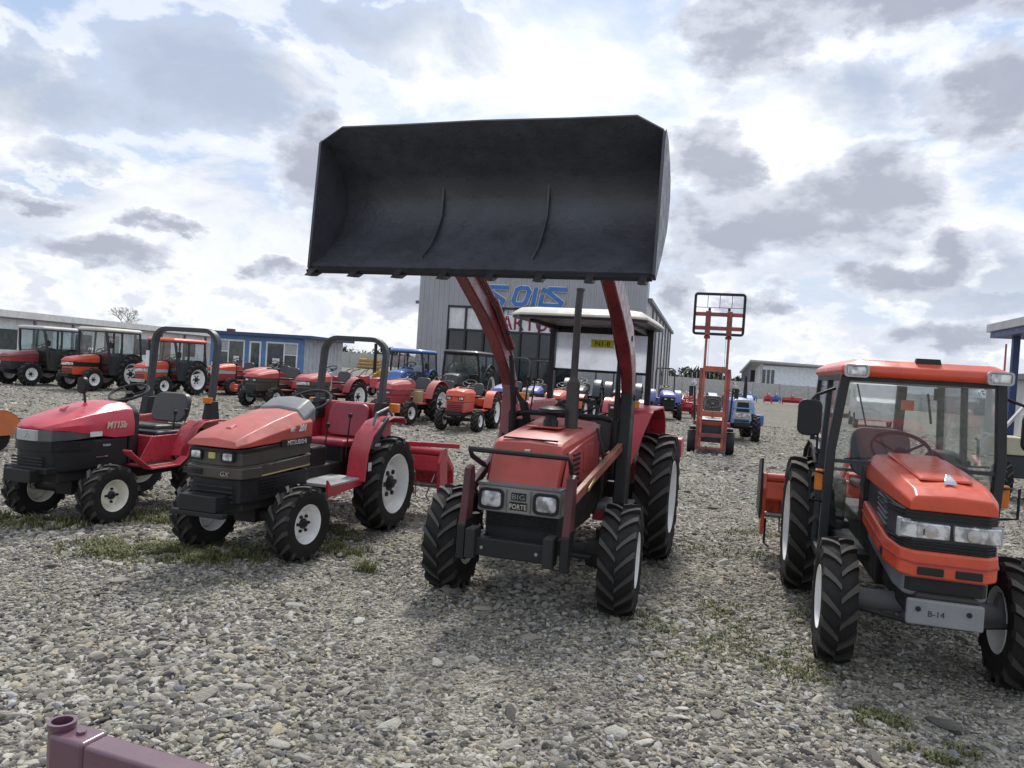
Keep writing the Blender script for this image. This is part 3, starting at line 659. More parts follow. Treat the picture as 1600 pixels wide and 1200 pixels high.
# far hedge, posts
leafm = mat('dark far foliage', (.035, .045, .022), .9, var=.5)
def hedge(name, x0, y0, x1, y1, h, n, base=0.0):
    V, F_ = [], []
    for k in range(n):
        t = rng.random(); x = x0+(x1-x0)*t+rng.normal(0, 1.2); y = y0+(y1-y0)*t+rng.normal(0, 1.5); z = base+h*rng.random()**.8*(.75+.3*sin(t*60)+.2*sin(t*173)); s = .25+.4*rng.random(); o = len(V)
        d = rng.normal(0, 1, (3, 3))*s
        V += [(x+q[0], y+q[1], max(0, z+q[2])) for q in d]; F_.append((o, o+1, o+2))
    me = bpy.data.meshes.new(name); me.from_pydata(V, [], F_); me.materials.append(leafm); o = bpy.data.objects.new(name, me); C.objects.link(o); return o
o = hedge('vineyard', -75, 185, 60, 165, 3.4, 22000); o['kind'] = 'stuff'
o = hedge('treeline', -400, 420, 500, 430, 7, 9000); o['kind'] = 'stuff'
b = MB()
for k in range(150): x = -75+k*.9; b.box(x, x+.14, 176-.1*k*.9, 176.2-.1*k*.9, 0, 3.0+.4*sin(k*1.7))
b.box(-75, 60, 170, 170.2, 2.2, 2.32); b.done('vineyard_posts', mat('weathered post', (.38, .36, .33), .9), kind='stuff')
tr = thing('bare_tree', 'leafless pale tree rising behind the long white building', 'tree', (-47, 92, 0)); b = MB(); b.tube([(0, 0, 0), (.1, 0, 2), (0, .1, 3.5)], [.2, .15, .1], 8); b.done('trunk', castiron, tr)
b = MB(); r3 = random.Random(3)
def br(p, d, ln, rad, dep):
    q = p+d*ln; b.tube([p, q], [rad, rad*.6], 4)
    if dep:
        for _ in range(4): br(q, (d+Vector((r3.gauss(0, .5), r3.gauss(0, .5), r3.gauss(.1, .35)))).normalized(), ln*.68, rad*.6, dep-1)
for _ in range(5): br(Vector((0, .1, 3.3)), Vector((r3.gauss(0, .6), r3.gauss(0, .6), 1)).normalized(), 1.25, .06, 3)
b.done('crown', mat('pale twigs', (.35, .33, .3), .9), tr)
cp = thing('steel_canopy', 'grey flat canopy roof on a dark blue steel pole at the right edge', 'canopy', (8.95, 11.6, 0), radians(-16))
MB().box(-.55, 5, -1.6, 4.0, 3.02, 3.18).done('roof', greyl, cp, bevel=.01); MB().box(-.5, 5, -1.55, 3.9, 2.90, 3.015).done('soffit', navy, cp)
MB().box(-.31, -.19, 3.14, 3.26, 0, 2.90).done('pole', navy, cp, bevel=.01); MB().box(-.39, -.11, 3.06, 3.34, 0, .02).done('base_plate', navy, cp)
MB().box(4.2, 4.32, 3.14, 3.26, 0, 2.90).done('pole', navy, cp, bevel=.01)
gs = thing('grey_outbuilding', 'pale grey sheet outbuilding behind the blue canopy pole', 'building', (13.6, 20, 0), radians(-16))
b = MB(); ribbed(b, 0, 8, 0, 0, 2.25, .3); b.box(0, 8, .04, 4, 0, 2.25); b.done('wall', halls, gs); MB().box(-.2, 8.2, -.2, 4.2, 2.25, 2.4).done('roof', greym, gs)
# timber stack and haystack-like patches far left of the hall
lg = thing('timber_stack', 'stack of pale timber logs lying before the far wall', 'timber', (-26.5, 131, 0), radians(-12))
for k in range(12):
    y = (k % 4)*.75; z = .35+(k//4)*.55; MB().tube([(0+.2*(k % 3), y, z), (7.5-.9*(k//4), y, z)], .33, 8).done('log', wood, lg)
for k in range(3): MB().tube([(9, .8*k, .35), (13, .8*k, .35)], .33, 8).done('log', wood, lg)
#CONTINUE
# ------------------------------------------------------------------ loader tractor in the middle
G1 = 'large tractors parked in the front row'
big = thing('loader_tractor', 'red tractor with raised wide black bucket loader and cream canopy, centre of the front row', 'tractor', (.245, 5.69, 0), radians(-17.5))
def hoodshell(p, secs, mt, name='hood', bevel=.015, seg=3):
    b = MB(); b.loft(secs); return b.done(name, mt, p, bevel=bevel, seg=seg)
def hsec(y, w, zb, zt, ch=.06, sh=0.0, cr=.012):
    f = lambda x, z: (x, y+sh*(zt-z)*-1, z)
    return [f(-w, zb), f(-w, zt-ch), f(-w+ch*.9, zt-.006), f(0, zt+cr), f(w-ch*.9, zt-.006), f(w, zt-ch), f(w, zb)]
hd = hoodshell(big, [hsec(-.33, .248, .87, 1.18, .022, sh=.42, cr=.004), hsec(-.285, .262, .87, 1.205, .03, sh=.05, cr=.006), hsec(.2, .275, .87, 1.25, .045, cr=.008), hsec(.80, .285, .87, 1.30, .05, cr=.01)], faded, bevel=.009, seg=2)
sd_ = MB()
for s in (-1, 1): sd_.prx([(-.40, .885), (-.26, 1.13), (.2, 1.18), (.78, 1.22), (.78, .885)], s*.262-.008+s*.012, s*.262+.008+s*.018)
sp = sd_.done('hood_side_panel', fadedr, big, bevel=.006)
for s in (-1, 1):
    for k in range(6):
        o = MB().box(s*.292-.006, s*.292+.006, -.18+.0*k, .02, .915+k*.037, .933+k*.037).done('louvre_slot', blackpl, sp)
    MB().prx(rrect(.34, .2, .03, 3, .34, 1.05), s*.292-.004, s*.292+.004).done('access_panel', fadedr, sp, bevel=.003)
MB().prz(rrect(.26, .22, .02, 3, -.02, .2), 1.262, 1.272).done('hood_hatch', faded, big, bevel=.004)
MB().prx([(-.375, 1.085), (-.375, 1.14), (-.35, 1.14), (-.345, 1.085)], -.02, .02).done('emblem', silver, big, loc=(0.005, -.012, 0), bevel=.004)
gp = MB(); gp.box(-.295, .295, -.50, -.36, .705, .885); gpo = gp.done('grille_panel', gpm, big, bevel=.012)
MB().box(-.30, .30, -.505, -.33, .885, .905).done('grille_trim', greym, gpo, bevel=.005)
for s in (-1, 1): headlight(big, s*.195, -.505, .795, .18, .145, bez=blackpl)
MB().box(-.088, -.084, -.512, -.5, .72, .87).box(.084, .088, -.512, -.5, .72, .87).done('panel_divider', greym, gpo)
MB().box(-.052, .052, -.507, -.5, .800, .852).done('name_plate', blackpl, gpo)
text('BIG', .048, (0, -.5095, .809), FR, gpm, gpo, .0015, bold=.0, sx=1.3)
MB().box(-.062, .062, -.507, -.5, .733, .788).done('name_plate', blackpl, gpo)
text('FORTE', .047, (0, -.510, .743), FR, silver, gpo, .002, bold=.001, sx=.88)
b = MB(); b.box(-.26, .26, -.42, .75, .50, .86); b.done('engine_block', castiron, big, bevel=.02)
slats(big, 7, -.255, .255, -.435, .60, .70, blackpl)
b = MB(); b.box(-.29, .29, -.66, -.58, .43, .555); b.box(-.27, -.23, -.58, -.1, .45, .54); b.box(.23, .27, -.58, -.1, .45, .54); b.done('front_bumper', blackp, big, bevel=.01)
for s in (-1, 1): MB().box(s*.27-.035, s*.27+.035, -.69, -.55, .41, .61).done('tow_bracket', castiron, big, bevel=.01)
b = MB(); b.tube([(-.31, -.36, 1.0), (-.335, -.55, 1.08), (-.335, -.62, 1.135), (.355, -.62, 1.135), (.36, -.55, 1.08), (.33, -.36, .98)], .019, 8); b.done('front_guard', blackp, big, bevel=0)
for s, x in ((-1, -.345), (1, .375)):
    MB().prx([(-.66, .40), (-.60, .38), (-.52, .60), (-.50, .94), (-.53, 1.02), (-.60, 1.0), (-.63, .75), (-.66, .62)], x-.026, x+.026).done('loader_strut', rustred, big, bevel=.008)
    MB().prx([(-.664, .395), (-.598, .375), (-.518, .60), (-.512, .66), (-.636, .66), (-.664, .62)], x-.029, x+.029).done('strut_sleeve', blackp, big, bevel=.006)
    MB().tube([(x, -.54, .84), (x*1.15, .02, .98), (s*.50, .55, 1.13)], 1, flat=(.02, .034)).done('loader_brace', rustred if s < 0 else mat('worn orange brace paint', (.30, .075, .03), .5, dust=.2, var=.5), big, bevel=.006)
MB().prx([(-.30, .885), (-.10, .935), (-.10, .96), (-.30, .91)], .435, .441).done('decal', goldtx, big)
b = MB(); b.tube([(-.60, 0, .40), (.60, 0, .40)], .06, 12); b.box(-.12, .12, -.12, .12, .32, .5)
for s in (-1, 1): b.lathe([(-.10, .10), (.02, .12), (.06, .09)], 14, (s*.50, 0, .40)); b.tube([(s*.50, 0, .3), (s*.50, 0, .58)], .05, 10)
b.done('front_axle', castiron, big)
MB().tube([(-.46, -.17, .40), (.46, -.17, .40)], .016, 8).done('tie_rod', castiron, big)
for s in (-1, 1):
    wheel(big, s*.645, 0, .395, .25, .20, white, 17, steer=radians(3))
    wheel(big, s*.66, 1.88, .59, .31, .34, white, 20, seg=48)
b = MB(); b.box(-.19, .19, .75, 2.2, .46, .80); b.box(-.5, .5, 1.78, 1.98, .5, .68); b.box(-.33, .33, .78, 1.5, .78, .92); b.done('transmission', castiron, big, bevel=.02)
for s in (-1, 1):
    xa, xb = sorted((s*.30, s*.56)); MB().box(xa, xb, .62, 1.15, .60, .63).done('footboard', greym, big, bevel=.006)
    MB().box(xa, xb, .60, .64, .52, .60).done('step_edge', darkred, big)
    f = MB(); xa, xb = sorted((s*.42, s*.66)); f.strip([(1.16, 1.385), (1.24, 1.42), (2.0, 1.42), (2.25, 1.30), (2.32, 1.1)], .022, xa, xb); f.loft([[(s*.42, .80, .66), (s*.46, .80, .66), (s*.46, .82, .65), (s*.42, .82, .65)], [(s*.42, .98, 1.02), (s*.55, .98, 1.02), (s*.55, 1.0, 1.01), (s*.42, 1.0, 1.01)], [(s*.42, 1.155, 1.385), (s*.655, 1.155, 1.385), (s*.655, 1.175, 1.37), (s*.42, 1.175, 1.37)]]); f.prx([(.80, .66), (1.14, 1.36), (1.25, 1.41), (2.0, 1.41), (2.25, 1.29), (2.32, .7)], s*.425-.008, s*.425+.008)
    f.done('fender', red, big, bevel=.012, ang=50); indicator(big, s*.50, 1.14, 1.45, .09, .07, .07)
seat(big, 1.55, .86); steering(big, 1.08, 1.36, .20, 28, y2=.86, z2=.95)
MB().box(-.26, .26, .80, 1.0, .92, 1.27).done('dashboard', blackpl, big, bevel=.03)
b = MB(); b.tube([(.135, .35, 1.24), (.135, .35, 1.62)], [.052, .052], 16); b.tube([(.135, .35, 1.60), (.135, .35, 1.66)], [.050, .03], 16); b.tube([(.135, .35, 1.64), (.135, .35, 2.20), (.14, .36, 2.34)], .029, 14); b.lathe([(0, .03), (.0, .034), (.02, .034), (.02, .022)], 14, (.14, .36, 2.33), 'z'); b.done('exhaust_stack', mat('sooty exhaust steel', (.035, .034, .034), .55, dust=.2), big)
b = MB(); b.lathe([(0, .058), (.12, .058), (.14, .045), (.17, .045), (.175, .085), (.19, .105), (.215, .095), (.235, .04), (.238, .001)], 18, (.0, .24, 1.19), 'z'); b.done('air_precleaner', blackpl, big)
# loader frame
for x0, x1, y in ((-.20, .20, -.30), (-.22, .22, .38)): MB().box(x0, x1, y, y+.005, 1.20, 1.2005+(.012 if y < 0 else .066)).done('hood_seam', blackp, big)
for s in (-1, 1):
    for yy, zz in ((-.24, 1.08), (.70, 1.16), (.70, .93), (-.30, .92)): MB().lathe([(0, .010), (s*.006, .010), (s*.007, .001)], 8, (s*.284, yy, zz)).done('panel_screw', castiron, big)
    MB().lathe([(0, .012), (-.010, .012), (-.011, .001)], 6, (s*.19, -.658, .49), 'y').done('bumper_bolt', steel, big)
for s, x in ((-1, -.475), (1, .515)):
    MB().prx([(.50, .60), (.74, .60), (.76, 1.0), (.78, 1.52), (.70, 1.60), (.58, 1.56), (.54, 1.0)], x-.045, x+.045).done('loader_mast', blackp if s > 0 else oldred, big, bevel=.01)
    xo = .045 if s < 0 else 0; P = [(x, .72, 1.26), (x-xo*.3, .70, 1.52), (x-xo*.8, .59, 1.76), (x-xo*1.2, .36, 1.98), (x-xo*1.2, .02, 2.17), (x-xo*1.2, -.42, 2.37), (x-xo*1.2, -.88, 2.57)]; b = MB(); sc_ = [.78, .95, 1.05, 1.15, 1.1, 1.0, .8]; b.tube(P, sc_, flat=(.044, .092)); arm = b.done('loader_arm', oldred, big, bevel=.012)
    for q in (1, 3, 5): MB().tube([(x-.055, P[q][1], P[q][2]), (x+.055, P[q][1], P[q][2])], .022, 8).done('pin', castiron, arm)
    MB().tube([(x-s*.012, .56, 1.87), (x-s*.012, .06, 2.215)], .034, 12).tube([(x-s*.012, .06, 2.215), (x-s*.012, -.62, 2.54)], .017, 10).done('tilt_cylinder', oldred, big)
    MB().tube([(x-s*.07, .60, .86), (x-s*.07, .54, 1.34)], .034, 12).tube([(x-s*.07, .54, 1.34), (x-s*.05, .46, 1.80)], .018, 10).done('lift_cylinder', blackp, big)
    for q in range(2): MB().tube([(x-s*.055, .66, 1.3+.1*q), (x-s*.058, .50-.03*q, 1.76+.03*q), (x-s*.058, .0, 2.12+.03*q), (x-s*.058, -.5, 2.36+.03*q)], .008, 6).done('hydraulic_pipe', rustred, big)
MB().tube([(-.47, .62, 1.30), (-.30, .60, 1.345), (.34, .60, 1.345), (.52, .62, 1.30)], .024, 10).done('cross_tube', blackp, big)
MB().tube([(-.47, -.80, 2.5), (.51, -.80, 2.5)], .03, 10).done('arm_cross_tube', oldred, big)
for q in range(6): MB().tube([(-.43+.012*q, .62, 1.55-.02*q), (-.36+.012*q, .58, 1.42), (-.32+.015*q, .62, 1.25-.02*q), (-.30+.02*q, .72, 1.05)], .009, 6).done('hydraulic_hose', blackp, big)
MB().box(-.42, -.28, .62, .80, .98, 1.28).done('valve_block', castiron, big, bevel=.012)
for q in range(2): MB().tube([(-.36+.05*q, .7, 1.27), (-.36+.06*q, .78, 1.6)], .007, 6).lathe([(0, .001), (.005, .018), (.03, .018), (.035, .001)], 10, (-.36+.06*q, .78, 1.6), 'z').done('lever', blackp, big)
MB().tube([(.33, .42, 1.27), (.40, .36, 1.1), (.41, .34, .8), (.36, .3, .62)], .011, 6).done('hydraulic_hose', blackp, big)
# bucket
prof = [(-1.565, 2.225), (-1.40, 2.29), (-1.24, 2.365), (-1.12, 2.435), (-1.04, 2.51), (-.985, 2.60), (-.975, 2.69), (-1.01, 2.77), (-1.10, 2.84), (-1.30, 2.935), (-1.515, 3.035)]
prof = [(-1.565+(y+1.565)*.66, z) for y, z in prof]; bw, bc = 1.0, -.05; xs = [-bw, -bw*.86, -bw*.5, 0, bw*.5, bw*.86, bw]; b = MB(); T = .012
loops = []
for x in xs:
    e = abs(x) > bw*.95; l = []
    for i, (y, z) in enumerate(prof):
        if e and i == len(prof)-1: y, z = -1.515, 2.962
        l.append((bc+x, y, z+(.006 if (i == 10 and x == 0) else 0)))
    m_ = []
    for i, (xx, y, z) in enumerate(l):
        a, c_ = prof[max(i-1, 0)], prof[min(i+1, 10)]; d = Vector((c_[0]-a[0], c_[1]-a[1])).normalized(); m_.append((xx, y+d.y*T, z-d.x*T+(0)))
    loops.append(l+m_[::-1])
b.loft(loops); bk = b.done('bucket', bucketm, big, ang=40)
for s in (-1, 1):
    x = bc+s*bw; MB().prx([(-1.565+(y+1.565)*.66, z) for y, z in [(-1.58, 2.215), (-1.52, 2.19), (-1.24, 2.35), (-1.03, 2.49), (-.96, 2.60), (-.95, 2.70), (-1.0, 2.79), (-1.10, 2.86), (-1.30, 2.95), (-1.47, 2.975), (-1.50, 2.955)]], x-.004 if s > 0 else x-.012, x+.012 if s > 0 else x+.004).done('side_plate', bucketm, bk, bevel=.003)
for x in (-.34, .32):
    pr_ = prof[1:8]; MB().prx(pr_+[(y-.028*(1 if 1 < i < 6 else .1), z+.028*(.6 if i < 4 else -.4)) for i, (y, z) in list(enumerate(pr_))[::-1]], bc+x-.006, bc+x+.006).done('rib', bucketm, bk)
MB().prx([(-1.60, 2.195), (-1.45, 2.275), (-1.45, 2.25), (-1.59, 2.178)], bc-bw, bc+bw).done('cutting_edge', blackp, bk)
for k in range(8):
    x = bc-bw*.955+k*(2*bw*.955)/7; MB().prx([(-1.66, 2.155), (-1.60, 2.200), (-1.46, 2.262), (-1.44, 2.225), (-1.58, 2.16)], x-.021, x+.021).done('bucket_tooth', blackpl, bk, bevel=.004)
for s in (-1, 1): MB().prx([(-1.18, 2.50), (-.80, 2.50), (-.80, 2.62), (-1.15, 2.75)], s*.49-.05, s*.49+.05).done('bucket_bracket', oldred, bk)
# canopy with posts and rear sheet
for s in (-1, 1):
    MB().tube([(s*.49, 2.05, .95), (s*.49, 2.03, 2.17)], 1, flat=(.028, .035)).done('canopy_post', blackp, big, bevel=.006)
MB().box(-.51, .51, 2.0, 2.06, 2.09, 2.15).done('canopy_crossbar', blackp, big, bevel=.006)
for s in (-1, 1): MB().tube([(s*.44, 2.03, 2.12), (s*.44, 1.05, 2.14)], 1, flat=(.02, .02)).done('canopy_rail', blackp, big)
def pan(cx, y0, y1, hw, z, cut): return [(cx-hw+cut, y0, z), (cx+hw-cut, y0, z), (cx+hw, y0+cut, z), (cx+hw, y1-cut, z), (cx+hw-cut, y1, z), (cx-hw+cut, y1, z), (cx-hw, y1-cut, z), (cx-hw, y0+cut, z)]
ccx = .0
cn = MB().loft([pan(ccx, .86, 2.25, .595, 2.165, .09), pan(ccx, .86, 2.25, .595, 2.185, .09), pan(ccx, .94, 2.17, .535, 2.238, .07), pan(ccx, 1.04, 2.07, .46, 2.252, .06)]).done('canopy', offwhite, big, bevel=.01)
MB().loft([pan(ccx, .865, 2.245, .59, 2.145, .09), pan(ccx, .865, 2.245, .59, 2.168, .09)]).done('canopy_liner', blackpl, cn)
for k in range(2): MB().box(ccx-.06+.01, ccx+.07, 1.05, 2.1, 2.245, 2.257).done('canopy_groove', greym, cn)
sh = MB().box(-.455, .455, 2.045, 2.052, 1.73, 2.09).done('rear_sheet', sheetm, big); MB().box(-.46, .46, 2.035, 2.06, 1.705, 1.73).done('sheet_rail', blackp, sh)
MB().box(-.10, .13, 2.036, 2.042, 1.955, 2.035).done('price_sticker', yellow, sh); text('N1-8', .075, (.015, 2.034, 1.97), FR, blacktx, sh, .0005)
MB().prx(rrect(.3, .2, .04, 3, 2.75, .98), .60, .80).done('rear_linkage_box', red, big, bevel=.01); MB().prx(rrect(.3, .08, .02, 3, 2.75, 1.06), -.7, .7).done('rear_beam', red, big, bevel=.01)
tiller(big, 2.6, red, .72, .45, False)

# ------------------------------------------------------------------ second small tractor (bronze grille)
mt2 = thing('compact_tractor', 'small red tractor with bronze grille and black roll bar, second in the front row', 'tractor', (-2.13, 6.48, 0), radians(-17), G1)
OUT = lambda e, yb=.42, f=0.0: [(-.27-e, yb), (-.27-e, -.34), (-.235-e, -.50-e), (-.10, -.545-e-f), (.10, -.545-e-f), (.235+e, -.50-e), (.27+e, -.34), (.27+e, yb)]
MB().prz(OUT(0), .80, .935, .04, -.5).done('lamp_band', goldg, mt2, bevel=.01)
MB().prz(OUT(.008), .905, .935, .05, -.5).done('band_top', blackpl, mt2, bevel=.004)
b = MB().prz(OUT(.02, -.30), .70, .79); gb = b.done('grille_band', goldg, mt2, bevel=.012)
MB().prz(OUT(.0), .70, .80, .03, -.5).done('side_band', goldg, mt2, bevel=.006)
MB().prz(OUT(.006), .775, .785, .05, -.5).done('silver_stripe', silver, mt2)
MB().prz(OUT(.004), .70, .712, .03, -.5).done('gold_stripe', goldtx, mt2)
MB().prz(OUT(-.01), .50, .70).done('lower_cowl', blackpl, mt2, bevel=.02)
for s in (-1, 1): headlight(mt2, s*.145, -.555, .875, .115, .085, bez=blackp)
MB().box(-.03, .03, -.56, -.54, .85, .90).done('emblem', goldtx, mt2, bevel=.004)
slats(mt2, 3, -.24, -.07, -.585, .725, .775, blackpl)
slats(mt2, 4, -.2, .2, -.556, .52, .67, castiron, fill=.4)
text('GX', .055, (.13, -.568, .725), FR, silver, gb, .002, .2)
for s in (-1, 1):
    for k in range(5): MB().box(s*.272-.004, s*.272+.004, -.30, -.05, .575+k*.026, .585+k*.026).done('louvre_slot', blackp, mt2)
hoodshell(mt2, [hsec(-.54, .225, .945, 1.0, .04, sh=.5), hsec(-.44, .262, .95, 1.045, .06, sh=.1), hsec(-.05, .275, .965, 1.14, .085), hsec(.25, .28, .98, 1.20, .10), hsec(.42, .28, .985, 1.215, .10)], faded, bevel=.02)
MB().loft([[(-.04, -.38, 1.06), (.04, -.38, 1.06), (.015, -.28, 1.10), (-.015, -.28, 1.10)], [(-.02, -.37, 1.085), (.02, -.37, 1.085), (.01, -.30, 1.105), (-.01, -.30, 1.105)]]).done('hood_latch', fadedr, mt2, bevel=.004)
MB().loft([hsec(.30, .262, 1.1, 1.225, .09), hsec(.46, .25, 1.1, 1.30, .08), hsec(.53, .24, 1.1, 1.31, .08)]).done('instrument_cowl', greym, mt2, bevel=.02)
text('MT', .05, (.294, .09, 1.045), SIDE, paper, mt2, .002, .2, bold=.0015); text('201', .075, (.294, .24, 1.045), SIDE, paper, mt2, .002, .25, bold=.003)
text('MITSUBISHI', .058, (.292, .17, .934), SIDE, paper, mt2, .001, sx=1.0)
MB().box(.280, .289, -.05, .40, .925, .982).done('name_strip', blackp, mt2)
b = MB(); b.box(-.20, .20, -.42, .55, .42, .72); b.box(-.17, .17, .5, 1.75, .40, .68); b.box(-.40, .40, 1.35, 1.5, .42, .58); b.done('chassis', castiron, mt2, bevel=.02)
b = MB(); b.box(-.17, .17, -.70, -.52, .46, .585); b.box(-.24, .24, -.70, -.64, .42, .46); b.done('weight_bracket', blackp, mt2, bevel=.01)
b = MB(); b.tube([(-.42, 0, .33), (.42, 0, .33)], .05, 10); b.box(-.1, .1, -.1, .1, .28, .45); b.done('front_axle', castiron, mt2)
for s in (-1, 1):
    wheel(mt2, s*.46, 0, .318, .20, .165, white, 15, steer=radians(-7)); wheel(mt2, s*.50, 1.48, .475, .26, .30, white, 16, seg=44)
    xa, xb = sorted((s*.16, s*.50)); MB().box(xa, xb, .40, .98, .545, .575).done('footboard', greyl, mt2, bevel=.008)
    MB().prx([(.36, .46), (.98, .50), (.98, .56), (.42, .56), (.36, .62)], s*.49-.012, s*.49+.012).done('step_edge', red, mt2, bevel=.006)
    b = MB(); xa, xb = sorted((s*.36, s*.56)); b.strip([(.92, .54), (.96, .80), (1.06, .97), (1.24, 1.09), (1.48, 1.13), (1.72, 1.12), (1.80, 1.06)], .02, xa, xb); b.prx([(.92, .54), (.96, .80), (1.06, .97), (1.24, 1.08), (1.48, 1.12), (1.80, 1.05), (1.85, .6)], s*.365-.008, s*.365+.008); b.done('fender', red, mt2, bevel=.01, ang=50)
    MB().tube([(s*.50, 1.15, 1.06), (s*.50, 1.2, 1.17), (s*.50, 1.45, 1.22), (s*.50, 1.55, 1.14)], .014, 8).done('grab_handle', greym, mt2); indicator(mt2, s*.47, 1.66, 1.21, .10, .09, .07)
MB().prx([(1.0, .85), (1.10, .99), (1.30, 1.13), (1.36, 1.14), (1.2, .98), (1.08, .82)], .535, .575).done('control_panel', blackp, mt2, bevel=.006)
text('4WD', .05, (.577, 1.12, .86), SIDE, whitetx, mt2, .001)
MB().box(.568, .572, .96, 1.02, .64, .72).done('warning_sticker', paper, mt2)
MB().box(-.36, .36, 1.62, 1.70, .62, 1.24).done('rear_panel', red, mt2, bevel=.02)
seat(mt2, 1.32, .82, redvinyl, .48, .34); b = MB().box(-.2, .2, 1.12, 1.5, .66, .84); b.done('seat_base', blackp, mt2, bevel=.02)
steering(mt2, .80, 1.27, .20, 28, y2=.52, z2=1.0); rops(mt2, 1.56, 1.22, 1.90, .36)
MB().box(-.14, .16, .62, .9, .62, .86).done('gear_cover', blackpl, mt2, bevel=.03)
for x, y, h in ((.12, .95, 1.02), (-.14, .95, 1.0), (.30, 1.05, 1.12)): MB().tube([(x, y-.05, .75), (x, y, h)], .008, 6).lathe([(0, .001), (.003, .02), (.04, .022), (.045, .001)], 10, (x, y, h), 'z').done('lever', blackp, mt2)
tiller(mt2, 2.25, red, .78, .42)
MB().bar((.25, 2.3, .78), (.95, 2.35, .80), .05, .05).done('tiller_beam', red, mt2, bevel=.006)

# ------------------------------------------------------------------ first small tractor (rounded bright hood)
m15 = thing('compact_tractor', 'small tractor with rounded glossy bright red hood and mirror, leftmost of the front row', 'tractor', (-4.12, 7.28, 0), radians(-16), G1)
O2 = lambda e, yb=.40: [(-.27-e, yb), (-.275-e, -.05), (-.265-e, -.28), (-.20-e*.7, -.44-e*.7), (-.09, -.50-e), (.09, -.50-e), (.20+e*.7, -.44-e*.7), (.265+e, -.28), (.275+e, -.05), (.27+e, yb)]
MB().prz(O2(0, -.12), .785, .885, .05, -.5).done('lamp_band', smoke, m15, bevel=.012)
MB().prz([(-.19, -.45), (-.10, -.515), (.09, -.515), (.11, -.48)], .79, .885).prz([(-.264, -.30), (-.262, -.34), (-.20, -.462), (-.195, -.44)], .79, .885).done('grille_badge_panel', greyl, m15, bevel=.004)
eb = MB()
for a in (90, 210, 330): 
    cx, cz = .020*cos(radians(a)), .84+.020*sin(radians(a)); eb.pry([(cx+.019*cos(radians(a+q)), cz+.019*sin(radians(a+q))) if q % 180 == 0 else (cx+.011*cos(radians(a+q)), cz+.011*sin(radians(a+q))) for q in (0, 90, 180, 270)], -.52, -.514)
eb.done('emblem', silver, m15)
def rs(y, w, zb, zt, sh=0): return [(x, y-sh*(zt-z), z) for x, z in ((-w, zb), (-w, zb+.4*(zt-zb)), (-w*.88, zb+.78*(zt-zb)), (-w*.6, zt-.012), (0, zt), (w*.6, zt-.012), (w*.88, zb+.78*(zt-zb)), (w, zb+.4*(zt-zb)), (w, zb))]
MB().loft([rs(-.47, .13, .888, .915), rs(-.44, .20, .886, .94), rs(-.36, .25, .884, .975), rs(-.25, .272, .865, 1.015), rs(-.05, .283, .83, 1.07), rs(.2, .288, .79, 1.115), rs(.36, .288, .79, 1.13), rs(.45, .285, .80, 1.12)]).done('hood', redpink, m15, bevel=.006, ang=50)
MB().prz(O2(-.006, .40), .50, .79, .0).done('lower_cowl', blackpl, m15, bevel=.03)
MB().prz(O2(.006, -.2), .70, .785, .0).done('grille_bar', blackp, m15, bevel=.025)
slats(m15, 4, -.17, .17, -.508, .55, .66, castiron, fill=.5)
text('MT15b', .085, (.300, .20, .885), SIDE, mat('gold silver print', (.62, .56, .44), .4), m15, .002, .25, bold=.003)
text('OKEYY', .042, (.282, .24, 1.035), (radians(66), 0, pi/2), mat('salmon print', (.7, .2, .12), .5), m15, .001, sx=1.1)
text('TURBO', .03, (.289, .10, .715), SIDE, whitetx, m15, .001)
MB().box(.283, .289, -.10, .04, .815, .86).done('sticker', paper, m15); MB().box(.280, .288, -.02, .12, .615, .625).done('trim_strip', silver, m15)
MB().loft([[(-.03, -.16, 1.04), (.03, -.16, 1.04), (.0, -.08, 1.075), (0, -.08, 1.075)], [(-.02, -.155, 1.06), (.02, -.155, 1.06), (.0, -.09, 1.085), (0, -.09, 1.085)]]).done('hood_latch', redpink, m15)
MB().loft([[(.05+.03*cos(a), .06+.03*sin(a), 1.075) for a in np.linspace(0, 6.0, 8)], [(.05+.012*cos(a), .06+.012*sin(a), 1.115) for a in np.linspace(0, 6.0, 8)]]).done('mirror_base', redpink, m15)
mirror(m15, (.05, .06, 1.10), (.035, .03, 1.28), .10, .16)
b = MB(); b.box(-.20, .20, -.36, .5, .40, .62); b.box(-.16, .16, .4, 1.6, .34, .60); b.box(-.38, .38, 1.25, 1.4, .38, .52); b.done('chassis', castiron, m15, bevel=.02)
b = MB(); b.box(-.15, .15, -.60, -.46, .43, .545); b.box(-.24, .24, -.52, -.40, .50, .56); b.done('weight_bracket', blackp, m15, bevel=.01)
b = MB(); b.tube([(-.4, 0, .29), (.4, 0, .29)], .045, 10); b.box(-.09, .09, -.09, .09, .25, .45); b.done('front_axle', castiron, m15)
MB().loft([hsec(.42, .26, .5, 1.12, .08), hsec(.62, .19, .55, 1.08, .08)]).done('dashboard', blackpl, m15, bevel=.02)
